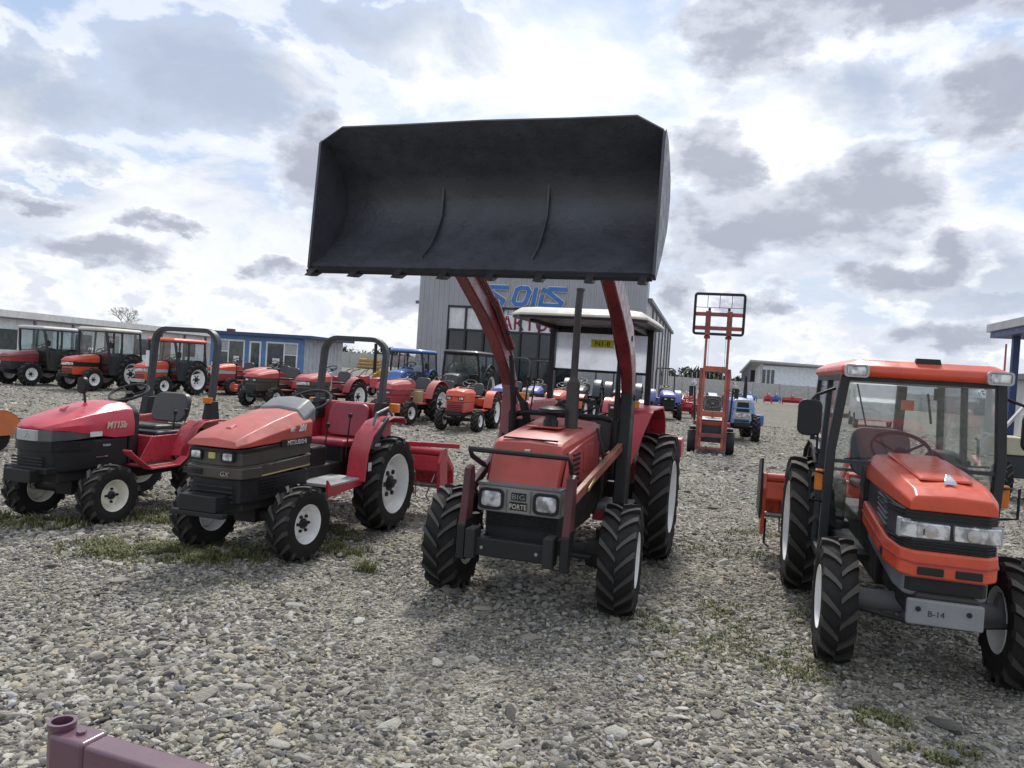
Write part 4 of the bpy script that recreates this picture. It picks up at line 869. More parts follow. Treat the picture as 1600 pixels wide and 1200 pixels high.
for s in (-1, 1):
    wheel(m15, s*.43, 0, .29, .19, .150, cream, 14, steer=radians(-6), nb=4); wheel(m15, s*.47, 1.30, .42, .24, .26, cream, 15, seg=44, nb=4)
    xa, xb = sorted((s*.14, s*.48)); MB().box(xa, xb, .42, .95, .485, .51).done('footboard', darkred, m15, bevel=.008)
    b = MB()
    for q in range(6): b.box(xa+.04, xb-.04, .50+q*.06, .53+q*.06, .51, .518)
    b.done('tread_plate', blackp, m15, kind='stuff')
    b = MB(); xa, xb = sorted((s*.34, s*.56)); b.strip([(.12, .70), (.16, .66), (.40, .50), (.80, .50), (.90, .56), (.96, .72), (1.05, .85), (1.16, .915), (1.40, .93), (1.66, .91), (1.70, .86)], .022, s*.46 if s > 0 else xa, xb if s > 0 else -.46)
    b.strip([(.90, .56), (.96, .72), (1.05, .85), (1.16, .915), (1.40, .93), (1.66, .91)], .02, xa, xb); b.prx([(.42, .50), (.62, .78), (.98, .78), (1.1, .90), (1.4, .92), (1.66, .90), (1.7, .5)], s*.345-.008, s*.345+.008); b.done('fender', red, m15, bevel=.008, ang=50)
MB().box(-.34, .34, .62, .68, .50, .78).done('seat_front_panel', red, m15, bevel=.02)
seat(m15, 1.05, .80, vinyl, .46, .32); MB().box(-.30, .34, .70, 1.3, .70, .82).done('seat_base', blackp, m15, bevel=.03)
steering(m15, .66, 1.20, .19, 25, y2=.5, z2=1.05); rops(m15, 1.42, 1.08, 1.90, .42); indicator(m15, .42, 1.36, 1.13, .09, .07, .07)
MB().box(.405, .41, 1.40, 1.45, 1.42, 1.50).box(.405, .41, 1.40, 1.45, 1.52, 1.56).done('warning_sticker', paper, m15)
MB().bar((-.42, 1.37, 1.46), (-.42, 1.37, 1.64), .045, .004).done('warning_sticker', paper, m15)
for x, y, h in ((.30, 1.0, .98), (.34, 1.12, 1.0)): MB().tube([(x, y-.02, .8), (x, y, h)], .008, 6).lathe([(0, .001), (.003, .018), (.04, .02), (.045, .001)], 10, (x, y, h), 'z').done('lever', blackp, m15)

# ------------------------------------------------------------------ cab tractor on the right
ku = thing('cab_tractor', 'orange red cab tractor with wide clear headlights and door mirror at the right front', 'tractor', (2.60, 4.70, 0), radians(-16))
O3 = lambda e, yb=.58, n=.53: [(-.262-e, yb), (-.27-e, .05), (-.27-e, -.32), (-.235-e*.7, -n+.05-e*.5), (-.18, -n-e), (.18, -n-e), (.235+e*.7, -n+.05-e*.5), (.27+e, -.32), (.27+e, .05), (.262+e, yb)]
hoodshell(ku, [[(x*k, y, z) for x, z in ((-.215, 1.055), (-.215, 1.10), (-.19, 1.135), (0, 1.145), (.19, 1.135), (.215, 1.10), (.215, 1.055))] for k, y in ((1, -.545),)]+[hsec(-.47, .235, 1.06, 1.175, .05), hsec(-.30, .255, 1.07, 1.205, .055), hsec(.1, .265, 1.08, 1.24, .06), hsec(.60, .27, 1.09, 1.265, .06)], orange, bevel=.010)
MB().loft([[(-.14, -.36, 1.205), (.14, -.36, 1.205), (.16, .55, 1.272), (-.16, .55, 1.272)], [(-.13, -.35, 1.222), (.13, -.35, 1.222), (.15, .54, 1.286), (-.15, .54, 1.286)]]).done('hood_ridge', orange, ku, bevel=.008)
MB().loft([[(-.035, -.44, 1.20), (.035, -.44, 1.20), (.015, -.36, 1.245), (-.015, -.36, 1.245)], [(-.03, -.43, 1.222), (.03, -.43, 1.222), (.012, -.37, 1.252), (-.012, -.37, 1.252)]]).done('emblem', silver, ku, bevel=.004)
MB().prz(O3(-.012), .80, 1.058, .03, -.53).done('grille_surround', charc, ku, bevel=.012)
for k in range(3): MB().prz(O3(.004, -.30), 1.005+k*.020, 1.013+k*.020).done('grille_slat', blackp, ku, bevel=.003)
for k in range(3): MB().prz(O3(.006, -.26), .838+k*.018, .847+k*.018).done('grille_slat', blackp, ku, bevel=.003)
for s in (-1, 1):
    for k in range(5): MB().prx([(-.18, .90+k*.032), (.10, .925+k*.032), (.10, .937+k*.032), (-.18, .912+k*.032)], s*.258-.014, s*.258+.014).done('side_slat', greym, ku, bevel=.003)
    f = MB(); q = [(s*.10, -.542), (s*.185, -.542), (s*.245, -.515), (s*.262, -.46), (s*.24, -.44), (s*.1, -.50)]; f.prz(q if s > 0 else q[::-1], .902, .992); hl = f.done('corner_lamp', lens, ku, bevel=.008)
    q = MB(); q.box(min(s*.01, s*.175), max(s*.01, s*.175), -.550, -.50, .905, .990); hq = q.done('headlight', lens, ku, bevel=.008)
    MB().lathe([(0, .036), (-.012, .034), (-.014, .001)], 16, (s*.105, -.548, .947), 'y').done('reflector', silver, hq)
MB().box(-.26, .26, -.50, -.44, .895, 1.0).done('lamp_housing', greyl, ku, bevel=.005)
text('14', .05, (-.13, -.556, .925), FR, blacktx, ku, .0005)
MB().prz(O3(.018), .685, .835, .09, -.53).done('front_bumper', orange, ku, bevel=.018, seg=3)
MB().prz(O3(.026), .765, .772, .09, -.53).done('bumper_groove', darkred, ku)
for s in (-1, 1):
    MB().box(min(s*.03, s*.16), max(s*.03, s*.16), -.560, -.54, .705, .748).done('bumper_inset', blackpl, ku, bevel=.004)
    MB().prx([(-.26, .73), (-.19, .735), (-.19, .78), (-.26, .775)], s*.285, s*.293).done('bumper_inset', blackpl, ku, bevel=.003)
MB().prz(O3(-.03, .60), .565, .70, .09, -.53).done('undertray', greym, ku, bevel=.02)
MB().prz(O3(-.045, -.2), .60, .675).done('undertray_grille', blackpl, ku, loc=(0, -.02, 0), bevel=.004)
b = MB().box(-.205, .175, -.585, -.545, .435, .575); wb = b.done('weight_plate', mat('dull grey weight', (.22, .23, .25), .6, dust=.3, bump=.3), ku, bevel=.012)
for x in (-.15, .10): MB().lathe([(0, .014), (-.006, .014), (-.006, .001)], 10, (x, -.586, .525), 'y').done('bolt', blackp, wb)
text('B-14', .045, (-.06, -.587, .49), FR, blacktx, wb, .0005)
b = MB(); b.box(-.16, .16, -.55, .5, .42, .60); b.box(-.2, .2, .4, 2.3, .40, .72); b.box(-.45, .45, 1.7, 1.86, .42, .6); b.done('chassis', castiron, ku, bevel=.02)
b = MB(); b.tube([(-.50, 0, .40), (.50, 0, .40)], .065, 12); b.box(-.12, .12, -.14, .14, .32, .5)
for s in (-1, 1): b.tube([(s*.42, 0, .36), (s*.46, 0, .52)], .06, 10)
b.done('front_axle', greym, ku); MB().tube([(-.46, -.20, .40), (-.15, -.24, .36), (.15, -.24, .36), (.46, -.20, .40)], .016, 8).done('tie_rod', castiron, ku)
for s in (-1, 1):
    wheel(ku, s*.50, 0, .385, .20, .20, white, 15, steer=radians(-1)); wheel(ku, s*.565, 1.72, .56, .26, .34, white, 18, seg=48)
def cab(p, hw, yf0, yf1, yr, z0, zt, rm, fm, gl_m, hz=1.15, ym=1.15, rt=None, near=True, roofh=.12):
    rt = rt or zt
    def lean(z): return yf0+(yf1-yf0)*(z-z0)/(zt-z0)
    for s in (-1, 1):
        x = s*hw
        MB().tube([(x, lean(z0), z0), (x, lean(zt*.6+z0*.4), zt*.6+z0*.4), (x*.90, lean(zt), zt)], 1, flat=(.03, .03)).done('cab_pillar', fm, p, bevel=.006)
        MB().tube([(x, ym, z0+.02), (x*.90, ym+.03, zt)], 1, flat=(.02, .03)).done('cab_pillar', fm, p, bevel=.006)
        MB().tube([(x*.98, yr, hz-.15), (x*.9, yr-.06, zt)], 1, flat=(.025, .025)).done('cab_pillar', fm, p, bevel=.006)
        MB().tube([(x, lean(z0)+.02, z0), (x, ym, z0)], 1, flat=(.022, .03)).done('door_sill', fm, p, bevel=.004)
        dg = MB().plate([(x, lean(z0)+.03, z0+.03), (x, ym-.03, z0+.03), (x*.90, ym, zt-.03), (x*.90, lean(zt)+.03, zt-.03)], .004).done('door_glass', gl_m, p)
        MB().tube([(x+s*.01, ym-.12, hz), (x+s*.03, ym-.12, hz+.02), (x+s*.03, ym-.10, hz+.18), (x+s*.01, ym-.10, hz+.2)], .010, 6).done('door_handle', blackp, dg)
        MB().plate([(x*.99, ym+.03, hz), (x*.98, yr-.02, hz), (x*.92, yr-.06, zt-.03), (x*.90, ym+.05, zt-.03)], .004).done('quarter_glass', gl_m, p)
        MB().plate([(x*.99, ym+.02, hz-.45), (x*.98, yr, hz-.3), (x*.98, yr, hz), (x*.99, ym+.02, hz)], .012).done('cab_side_panel', fm, p)
        MB().tube([(x, ym, hz), (x*.98, yr, hz)], 1, flat=(.018, .02)).done('cab_rail', fm, p)
    ws = MB().plate([(-hw+.02, lean(hz), hz), (hw-.02, lean(hz), hz), (hw*.90-.02, lean(zt), zt-.02), (-hw*.90+.02, lean(zt), zt-.02)], .005).done('windshield', gl_m, p)
    MB().bar((-hw, lean(hz)-.01, hz), (hw, lean(hz)-.01, hz), .025, .025).done('windshield_rail', fm, p)
    for s in (-1, 1): MB().plate([(s*(hw-.02), lean(z0), z0+.02), (s*.285, lean(z0), z0+.02), (s*.285, lean(hz), hz), (s*(hw-.02), lean(hz), hz)], .004).done('lower_front_glass', gl_m, p)
    MB().plate([(-hw+.03, yr, hz-.2), (hw-.03, yr, hz-.2), (hw*.9-.02, yr-.06, zt-.02), (-hw*.9+.02, yr-.06, zt-.02)], .005).done('rear_glass', gl_m, p)
    MB().bar((-hw, yr, hz-.2), (hw, yr, hz-.2), .03, .03).done('rear_rail', fm, p)
    MB().tube([(-hw*.9, yf1+.0, zt), (hw*.9, yf1, zt), (hw*.9, yr-.06, zt), (-hw*.9, yr-.06, zt)], 1, closed=True, flat=(.03, .03)).done('cab_top_frame', fm, p)
    r0 = hw*.93
    rf = MB().loft([pan(0, yf1-.11, yr+.06, r0, zt+.0, .05), pan(0, yf1-.13, yr+.08, r0+.03, zt+.03, .06), pan(0, yf1-.12, yr+.07, r0+.02, zt+.07, .06), pan(0, yf1-.05, yr, r0-.06, zt+roofh, .05)]).done('roof', rm, p, bevel=.015, ang=50)
    MB().box(-hw*.85, hw*.85, yf1, yr-.1, zt-.03, zt-.004).done('headliner', greym, p)
    return ws
ws = cab(ku, .52, .63, .43, 1.98, .50, 1.79, orange, charc, cleargl, hz=1.20, ym=1.22, roofh=.115)
MB().loft([[(-.06, .36, 1.885), (.1, .36, 1.885), (.1, .42, 1.885), (-.06, .42, 1.885)], [(-.05, .37, 1.93), (.09, .37, 1.93), (.09, .41, 1.93), (-.05, .41, 1.93)]]).done('roof_vent', blackp, ku)
MB().tube([(.50, .5, 1.84), (.505, .52, 2.06)], .006, 5).done('antenna', darkred, ku)
for s in (-1, 1):
    worklight(ku, s*.42, .285, 1.825, .15, .085); indicator(ku, s*.575, .58, 1.05, .055, .15, .06)
    MB().tube([(s*.55, .55, 1.10), (s*.64, .50, 1.12), (s*.64, .5, .92), (s*.55, .55, .9)], .01, 6).done('grab_handle', blackp, ku)
    fp = MB(); xa, xb = sorted((s*.40, s*.55)); fp.strip([(1.28, 1.10), (1.38, 1.19), (1.5, 1.24), (1.8, 1.25), (2.15, 1.15), (2.3, .95)], .02, xa, xb); fp.done('fender', castiron, ku, bevel=.008, ang=50)
mirror(ku, (-.52, .50, 1.70), (-.68, .42, 1.49), .155, .25); mirror(ku, (.52, .50, 1.70), (.68, .42, 1.49), .155, .25)
MB().tube([(-.42, .60, 1.21), (-.1, .575, 1.245), (.05, .575, 1.25)], .007, 5).tube([(.0, .59, 1.22), (.48, .57, 1.235)], .007, 5).done('wiper', blackp, ku)
MB().tube([(-.38, .505, 1.74), (-.30, .55, 1.45)], .006, 5).tube([(.06, .50, 1.70), (.10, .54, 1.50)], .008, 5).done('wiper_arm', blackp, ku)
seat(ku, 1.45, .92, mat('grey fabric seat', (.17, .175, .185), .8), .46, .40); steering(ku, .92, 1.28, .20, 35, y2=.72, z2=1.05)
MB().box(-.27, .27, .64, .84, .75, 1.19).done('dashboard', blackpl, ku, bevel=.03)
MB().box(-.44, .44, .66, 1.9, .50, .54).done('cab_floor', blackpl, ku); MB().box(-.44, -.30, 1.2, 1.9, .6, 1.0).box(.30, .44, 1.2, 1.9, .6, 1.0).done('side_console', blackpl, ku, bevel=.03)
MB().box(-.10, -.02, .495, .505, 1.58, 1.65).done('cab_sticker', mat('orange sticker', (.6, .12, .06), .6), ku)
MB().bar((.12, .49, 1.74), (.12, .49, 1.66), .05, .02).done('rear_view_mirror', blackp, ku)
b = MB(); b.tube([(.15, 1.9, 1.1), (.16, 1.85, 1.75)], 1, flat=(.035, .03)); b.done('rear_post', charc, ku)
tiller(ku, 2.75, orange, .82, .48, True)
MB().prx([(2.55, .40), (2.60, .98), (3.25, .90), (3.3, .40)], -.88, -.862).done('tiller_rack', blackp, ku); MB().tube([(-.80, 2.9, .35), (-.80, 2.9, .10), (-.76, 2.85, .08)], .012, 5).done('tiller_stand', castiron, ku)

# ------------------------------------------------------------------ purple steel frame and orange implement at the picture's edge
pf = thing('implement_stand', 'purple painted square tube frame with open round post end at the bottom left corner', 'implement frame', (-.90, 1.60, 0), radians(-20))
MB().lathe([(0, .026), (.885, .026), (.89, .0285), (.90, .0285), (.90, .021), (.80, .021), (.80, .001)], 20, (0, 0, 0), 'z').done('post', purple, pf)
MB().box(-.0, .095, -.034, .034, .805, .885).done('clamp_sleeve', purple, pf, bevel=.01, seg=3)
MB().tube([(.092, 0, .843), (1.25, -.0, .843)], 1, flat=(.031, .037)).done('beam', purple, pf, bevel=.008)
MB().lathe([(0, .010), (.007, .010), (.007, .001)], 6, (.055, .0, .884), 'z').done('bolt', purple, pf)
MB().tube([(1.2, 0, .84), (1.2, 0, 0)], .026, 12).done('post', purple, pf)
MB().box(-.2, 1.4, -.03, .03, 0, .04).done('foot_rail', purple, pf)
oi_ = thing('ridger_implement', 'orange curved guard implement with thin upright at the left edge', 'implement', (-7.66, 11.25, 0), radians(-16))
og = mat('orange implement paint', (.55, .13, .02), .5, dust=.25)
b = MB(); b.strip(arc(0, .20, .42, 5, 175, 14), .02, -.25, .25); b.prx([(y, z) for y, z in arc(0, .20, .42, 5, 175, 14)], .23, .25); b.done('guard', og, oi_, bevel=.006)
MB().tube([(.1, -.05, .55), (.08, .0, 1.15)], .012, 6).done('upright', rustred, oi_); MB().box(-.5, .15, -.05, 0.0, .82, .90).done('cross_bar', og, oi_, bevel=.005); MB().box(-.42, -.38, -.04, 0, .1, .9).done('leg', og, oi_)
MB().lathe([(-.12, .19), (.12, .19)], 16, (-.0, .1, .19), cap=True).done('wheel', rubber, oi_)
#CONTINUE
# ------------------------------------------------------------------ rows of tractors behind
G2 = 'tractors parked in the rows behind'
def mid(label, x, y, rz=-16, hood=faded, body=red, cabm=None, roofm=None, seatm=vinyl, ropsz=None, fr=.31, rrr=.46, hl=.45, hf=.97, hr=1.12, band=goldg, low=blackpl, lampx=.13, grille='lamps', rimm=white, til=None, mower=False, cz=1.78, gm=darkgl, s=1.0, st=True, wb=1.42, fendm=None, name='tractor', stack=False, cowl=None, front=None, toolbox=None):
    t = thing(name, label, 'tractor', (x, y, 0), radians(rz), G2, s)
    fd = fendm or body
    MB().loft([hsec(-.50, .225, .88, hf, .04, sh=.4), hsec(-.42, .26, .87, hf+.04, .06), hsec(0, .275, .86, (hf+hr)/2+.03, .08), hsec(hl, .28, .86, hr, .09)]).done('hood', hood, t, bevel=.015)
    MB().prz([(-.26, hl), (-.265, -.36), (-.22, -.51), (.22, -.51), (.265, -.36), (.26, hl)], .74, .872).done('lamp_band', band, t, bevel=.01)
    MB().prz([(-.24, hl), (-.25, -.36), (-.21, -.49), (.21, -.49), (.25, -.36), (.24, hl)], .48, .738).done('lower_cowl', low, t, bevel=.02)
    if grille == 'lamps':
        for q in (-1, 1): headlight(t, q*lampx, -.518, .805, .13, .075, bez=blackp)
    elif grille == 'wide':
        MB().box(-.22, .22, -.53, -.50, .765, .855).done('headlight', lens, t, bevel=.006)
    elif grille == 'square':
        for q in (-1, 1): headlight(t, q*.16, -.525, .83, .14, .09, bez=blackp)
        slats(t, 6, -.23, .23, -.525, .48, .75, darkred, fill=.5)
    for q in range(3): MB().box(-.18, .18, -.505, -.49, .54+q*.05, .565+q*.05).done('grille_slat', castiron if grille != 'square' else blackp, t)
    if stack: MB().tube([(.12, .1, hf+.1), (.12, .1, hf+.75)], [.035, .025], 8).done('exhaust_stack', blackp, t)
    b = MB(); b.box(-.18, .18, -.45, .5, .38, .60); b.box(-.17, .17, .5, wb+.3, .38, .68); b.box(-.4, .4, wb-.1, wb+.1, .4, .56); b.done('chassis', castiron, t, bevel=.01)
    MB().box(-.2, .2, -.66, -.48, .42, .52).done('weight_bracket', front or blackp, t, bevel=.01)
    b = MB(); b.tube([(-.42, 0, fr), (.42, 0, fr)], .045, 8); b.done('front_axle', castiron, t)
    for q in (-1, 1):
        wheel(t, q*.47, 0, fr, .19, fr*.52, rimm, 14, seg=28, steer=radians(-5)); wheel(t, q*.53, wb, rrr, .25, rrr*.62, rimm, 16, seg=32)
        xa, xb = sorted((q*.38, q*.62)); rf = rrr+.10; b = MB(); pts = arc(wb, rrr, rf, 12, 140, 9); b.strip(pts, .02, xa, xb); b.prx(pts+[(pts[-1][0], .55), (pts[0][0], .5)], q*.385-.008, q*.385+.008); b.done('fender', fd, t, bevel=.006, ang=50)
        xa, xb = sorted((q*.16, q*.50)); MB().box(xa, xb, .45, .95, .50, .53).done('footboard', fd, t)
    MB().box(-.20, .20, hl, hl+.16, .6, hr+.04).done('dashboard', cowl or blackpl, t, bevel=.03)
    if st: steering(t, hl+.35, hr+.14, .18, 28, y2=hl+.1, z2=hr)
    seat(t, wb-.18, .80, seatm, .44, .32); MB().box(-.33, .33, wb-.4, wb+.2, .6, .8).done('seat_base', fd if not cabm else blackp, t, bevel=.02)
    if ropsz: rops(t, wb+.15, 1.0, ropsz, .38)
    if cabm:
        cab(t, .58, .55, .40, wb+.45, .52, cz, roofm, cabm, gm, hz=1.12, ym=wb-.40, roofh=.12)
        mirror(t, (.58, .45, cz-.15), (.72, .40, cz-.42), .13, .2); worklight(t, .42, .33, cz+.03, .11, .07)
        MB().box(-.5, .5, .6, wb+.4, .48, .52).done('cab_floor', blackp, t)
        MB().box(.57, .59, .58, wb-.45, .54, 1.10).done('door_panel', cabm, t, bevel=.004)
    if til: tiller(t, wb+.85, til, .68, .38, False)
    if mower:
        MB().prx([(-.1, .12), (-.1, .26), (.75, .26), (.75, .12)], -.70, .70).done('mower_deck', orange, t, bevel=.03)
        MB().lathe([(.0, .20), (.10, .20), (.14, .1), (.14, .001)], 16, (.45, .1, .27), 'z').lathe([(.0, .20), (.10, .20), (.14, .1), (.14, .001)], 16, (-.3, .1, .27), 'z').done('mower_cover', orange, t)
        MB().bar((-.5, -.6, .30), (.1, -.2, .42), .05, .04).bar((-.6, -.8, .25), (.5, -.75, .25), .12, .10).done('mower_arm', orange, t, bevel=.01)
    if toolbox: MB().box(.30, .46, .5, .8, .55, .85).done('tool_box', toolbox, t, bevel=.01)
    return t
cabdark = mat('dark green black cab', (.025, .032, .030), .4, dust=.15)
mid('dark cab tractor with maroon hood and thin pale roof, farthest left of the back row', -17.6, 27.4, -18, hood=mat('dull maroon paint', (.26, .03, .04), .4, dust=.25), body=charc, cabm=cabdark, roofm=greyl, fr=.38, rrr=.56, s=1.12, cz=1.80, band=darkred, grille='none', low=charc, cowl=cabdark)
mid('orange hooded cab tractor with off white roof, middle of three cab tractors at left', -14.95, 26.6, -16, hood=orange, body=charc, cabm=charc, roofm=offwhite, fr=.36, rrr=.55, s=1.12, cz=1.86, band=blackpl, grille='wide', low=orange, gm=cleargl)
mid('cab tractor with orange roof and white lamp band behind the first roll bar', -12.35, 26.3, -18, hood=orange, body=charc, cabm=charc, roofm=orange, fr=.34, rrr=.55, s=1.05, cz=1.78, band=greyl, grille='wide', low=orange, gm=cleargl, front=greyl)
mid('orange open tractor with front mower deck in front of the blue cabin', -11.2, 29.6, -20, hood=orange, body=faded, mower=True, band=greyl, grille='wide', low=darkred, s=1.05)
mid('faded red open tractor with black seat in front of the blue cabin door', -7.75, 23.8, -18, hood=faded, body=darkred, s=1.05, band=goldg, low=goldg, wb=1.5)
mid('pink red open tractor partly hidden behind another beside the blue cabin', -9.0, 27.2, -18, hood=fadedr, body=fadedr, s=1.05)
mid('faded red tractor with grey steering cowl seen through the second roll bar', -6.0, 23.3, -22, hood=fadedr, body=darkred, grille='wide', band=goldg, low=goldg, s=1.05, cowl=greyl)
mid('pinkish red tractor with grey cowl and large rear wheel left of the square grille tractor', -3.2, 20.9, -20, hood=fadedr, body=fadedr, hf=1.02, hr=1.12, band=darkred, low=darkred, cowl=greym, rrr=.52, wb=1.6, toolbox=mat('tan box', (.42, .30, .15), .6), s=1.05)
mid('small orange red tractor with squared slatted front and twin lamps near the loader arm', -1.3, 19.8, -12, hood=orange, body=orange, grille='square', band=orange, low=mat('coral red', (.60, .08, .06), .4, dust=.2), hf=1.0, hr=1.05, fr=.29, wb=1.4, stack=False, s=1.02, til=red)
mid('blue cab tractor with bright blue roof left of the dark hall windows', -4.1, 28.3, -14, hood=blue1, body=blue1, cabm=charc, roofm=blue1, fr=.38, rrr=.6, s=1.12, cz=1.82, band=blue1, grille='lamps', hf=1.15, hr=1.27, gm=cleargl)
mid('large black cab tractor in front of the hall windows left of the loader arm', -1.95, 26.6, -14, hood=charc, body=charc, cabm=blackp, roofm=blackp, fr=.42, rrr=.72, s=1.15, cz=1.80, band=blackp, grille='none', hf=1.15, hr=1.25, wb=1.7)
mid('dark blue open tractor with roll bar behind the left loader arm', -.25, 24.8, -14, hood=violet, body=charc, ropsz=1.95, fr=.33, s=1.05, band=blackp)
mid('violet blue compact tractor with white lamps and roll bar left of the exhaust stack', .75, 26.4, -12, hood=violet, body=charc, ropsz=2.0, s=1.0, band=blackp, low=blackp)
mid('orange red open tractor left of the exhaust stack in the far row', 1.35, 23.0, -16, hood=orange, body=orange, s=1.0)
mid('black tractor with tall roll bar seen through the rear sheet of the canopy', 2.35, 27.2, -12, hood=charc, body=charc, ropsz=2.05, fr=.38, rrr=.62, s=1.1)
mid('red tractor with pink fender behind the right side of the loader tractor', 3.0, 21.2, -16, hood=fadedr, body=red, s=1.0, cowl=greym)
mid('dark tractor with upright frame nearest the hall front corner', 3.9, 27.5, -12, hood=blackp, body=charc, ropsz=2.05, fr=.36, rrr=.6, s=1.1)
mid('violet blue compact tractor with roll bar standing beside the hall side wall', 6.35, 31.2, -6, hood=violet, body=violet, ropsz=2.0, band=blackp, low=blackp, fr=.36, rrr=.52, s=1.05, rimm=blackp)
mid('small orange open tractor between the blue cab tractor and the square front one', -2.45, 23.2, -16, hood=orange, body=orange, s=.98)
# blue tractor beside the forklift
bt = mid('faded light blue tractor with grey mesh grille and black stack beside the forklift', 6.65, 22.4, -6, hood=bluel, body=bluel, band=bluel, low=bluel, grille='none', stack=False, hf=1.10, hr=1.16, rrr=.56, fr=.36, s=1.08, wb=1.6, rimm=bluel)
MB().pry([(-.24, .60), (.24, .60), (.19, 1.12), (-.19, 1.12)], -.56, -.52).done('grille_surround', greyl, bt, bevel=.008)
MB().pry([(-.17, .80), (.17, .80), (.14, 1.05), (-.14, 1.05)], -.575, -.562).done('grille_mesh', blackpl, bt); MB().box(-.19, .19, -.58, -.562, .66, .76).done('headlight', lens, bt, bevel=.004)
MB().tube([(.16, .1, 1.12), (.16, .1, 1.42), (.16, .1, 1.75)], [.055, .05, .03], 10).done('exhaust_stack', blackp, bt)
MB().box(.62, .84, .7, 1.0, .38, .70).done('tool_box', blue1, bt, bevel=.05)

# ------------------------------------------------------------------ forklift
fk = thing('forklift', 'forklift with tall rusty orange mast raised and black load backrest', 'forklift', (4.72, 17.95, 0), radians(-14))
for s in (-1, 1):
    wheel(fk, s*.44, .12, .26, .18, .13, blackp, 26, seg=28, simple=True); wheel(fk, s*.40, 1.35, .22, .14, .11, blackp, 22, seg=24, simple=True)
    MB().box(s*.315-.035, s*.315+.035, -.16, -.04, .08, 1.98).done('mast_rail', mast_rd, fk, bevel=.006)
    MB().box(s*.25-.028, s*.25+.028, -.17, -.07, .14, 2.85).done('inner_mast_rail', mast_or, fk, bevel=.006)
    MB().box(s*.19-.004, s*.19+.004, -.12, -.11, 1.0, 2.9).done('lift_chain', steel, fk)
    MB().box(s*.24-.06, s*.24+.06, -.26, -.16, 2.74, 3.30).done('carriage_post', mast_rd, fk, bevel=.01)
    MB().tube([(s*.22, -.1, 2.9), (s*.22, -.1, 3.38)], .03, 8).done('lift_cylinder', blackp, fk)
    MB().prx([(-.22, 2.72), (-.18, 2.66), (-.05, 2.70), (-.05, 2.78)], s*.24-.07, s*.24+.07).done('fork_hook', mast_rd, fk)
for z, mt_ in ((.10, mast_rd), (.38, mast_rd), (.86, mast_or), (1.90, mast_or)): MB().box(-.28, .28, -.185, -.13, z, z+(.05 if z < .2 else .09 if z < .5 else .13)).done('mast_crossbar', mt_, fk, bevel=.006)
for z in (2.86, 3.18): MB().box(-.52, .52, -.25, -.20, z, z+.09).done('carriage_bar', mast_rd, fk, bevel=.006)
b = MB(); P = [(x, -.23, z) for x, z in rrect(1.10, .92, .05, 3, 0, 3.23)]; b.tube(P, 1, closed=True, flat=(.03, .022)); b.done('load_backrest', blackp, fk)
for z in (3.38,): MB().tube([(-.53, -.23, z), (.53, -.23, z)], .007, 5).done('backrest_wire', blackp, fk)
for x in (-.27, 0, .27): MB().tube([(x, -.23, 3.38), (x, -.23, 3.68)], .007, 5).done('backrest_wire', blackp, fk)
b = MB(); b.prx([(0, .25), (0, .78), (.25, .85), (.45, .60), (1.3, .60), (1.35, .95), (1.7, .95), (1.75, .35), (1.5, .25)], -.33, .33); b.done('body', charc, fk, bevel=.03)
MB().box(-.42, .42, -.02, .10, .64, .74).done('front_cowl', darkred, fk, bevel=.02); MB().box(-.5, .5, .05, .5, .52, .60).done('mudguard', blackp, fk, bevel=.02)
seat(fk, .95, .85, vinyl, .46, .40); steering(fk, .42, 1.15, .17, 40, y2=.25, z2=.85)
for s in (-1, 1):
    MB().tube([(s*.40, .15, .70), (s*.44, .25, 1.55)], .022, 8).done('lamp_post', blackp, fk)
    MB().lathe([(-.05, .03), (-.02, .075), (.0, .08)], 14, (s*.46, .22, 1.62), 'y', cap=True).done('lamp_body', blackp, fk); MB().lathe([(-.055, .07), (-.06, .001)], 14, (s*.46, .20, 1.62), 'y').lathe([(-.052, .078), (-.057, .07)], 14, (s*.46, .2, 1.62), 'y').done('headlight', lens, fk)
    MB().prx([(.2, 1.3), (.24, 1.55), (.28, 1.55), (.28, 1.3)], s*.52-.05, s*.52+.05).done('mirror', blackpl, fk, bevel=.01)
# ------------------------------------------------------------------ implements in rows
G3 = 'red soil tillers parked in rows far away'
r5 = random.Random(12)
for x, y, c_, lb in ((7.6, 34, red, 'bright red tiller nearest the violet blue tractor by the hall'), (8.7, 35, fadedr, 'faded red tiller seen just left of the forklift mast'), (9.6, 34.6, darkred, 'dark red tiller between the two forklift mast rails'),
     (8.2, 37.5, red, 'red tiller in the second row left of the forklift'), (9.4, 38.2, darkred, 'dark red tiller in the second row behind the forklift mast'), (10.6, 37.2, fadedr, 'faded tiller right of the forklift mast above its lamp'), (11.3, 41, red, 'red tiller against the far wall behind the blue tractor stack'),
     (9.8, 42, fadedr, 'faded red tiller farthest back beyond the forklift'), (7.9, 31.6, darkred, 'dark tiller nearest the camera between the hall and the forklift')):
    t = thing('rotary_tiller', lb, 'tiller', (x, y, 0), radians(-16+r5.uniform(-25, 25)), G3, .95); tiller(t, 0, c_, .40+.08*r5.random(), .38, False); wheel(t, .55, .3, .2, .1, .1, blackp, 10, seg=16, simple=True)
    MB().tube([(-.35, .1, .5), (-.3, .4, 1.0), (-.15, .7, 1.15)], .025, 6).tube([(.35, .1, .5), (.3, .4, 1.0), (.15, .7, 1.15)], .025, 6).done('handlebar', darkred, t)
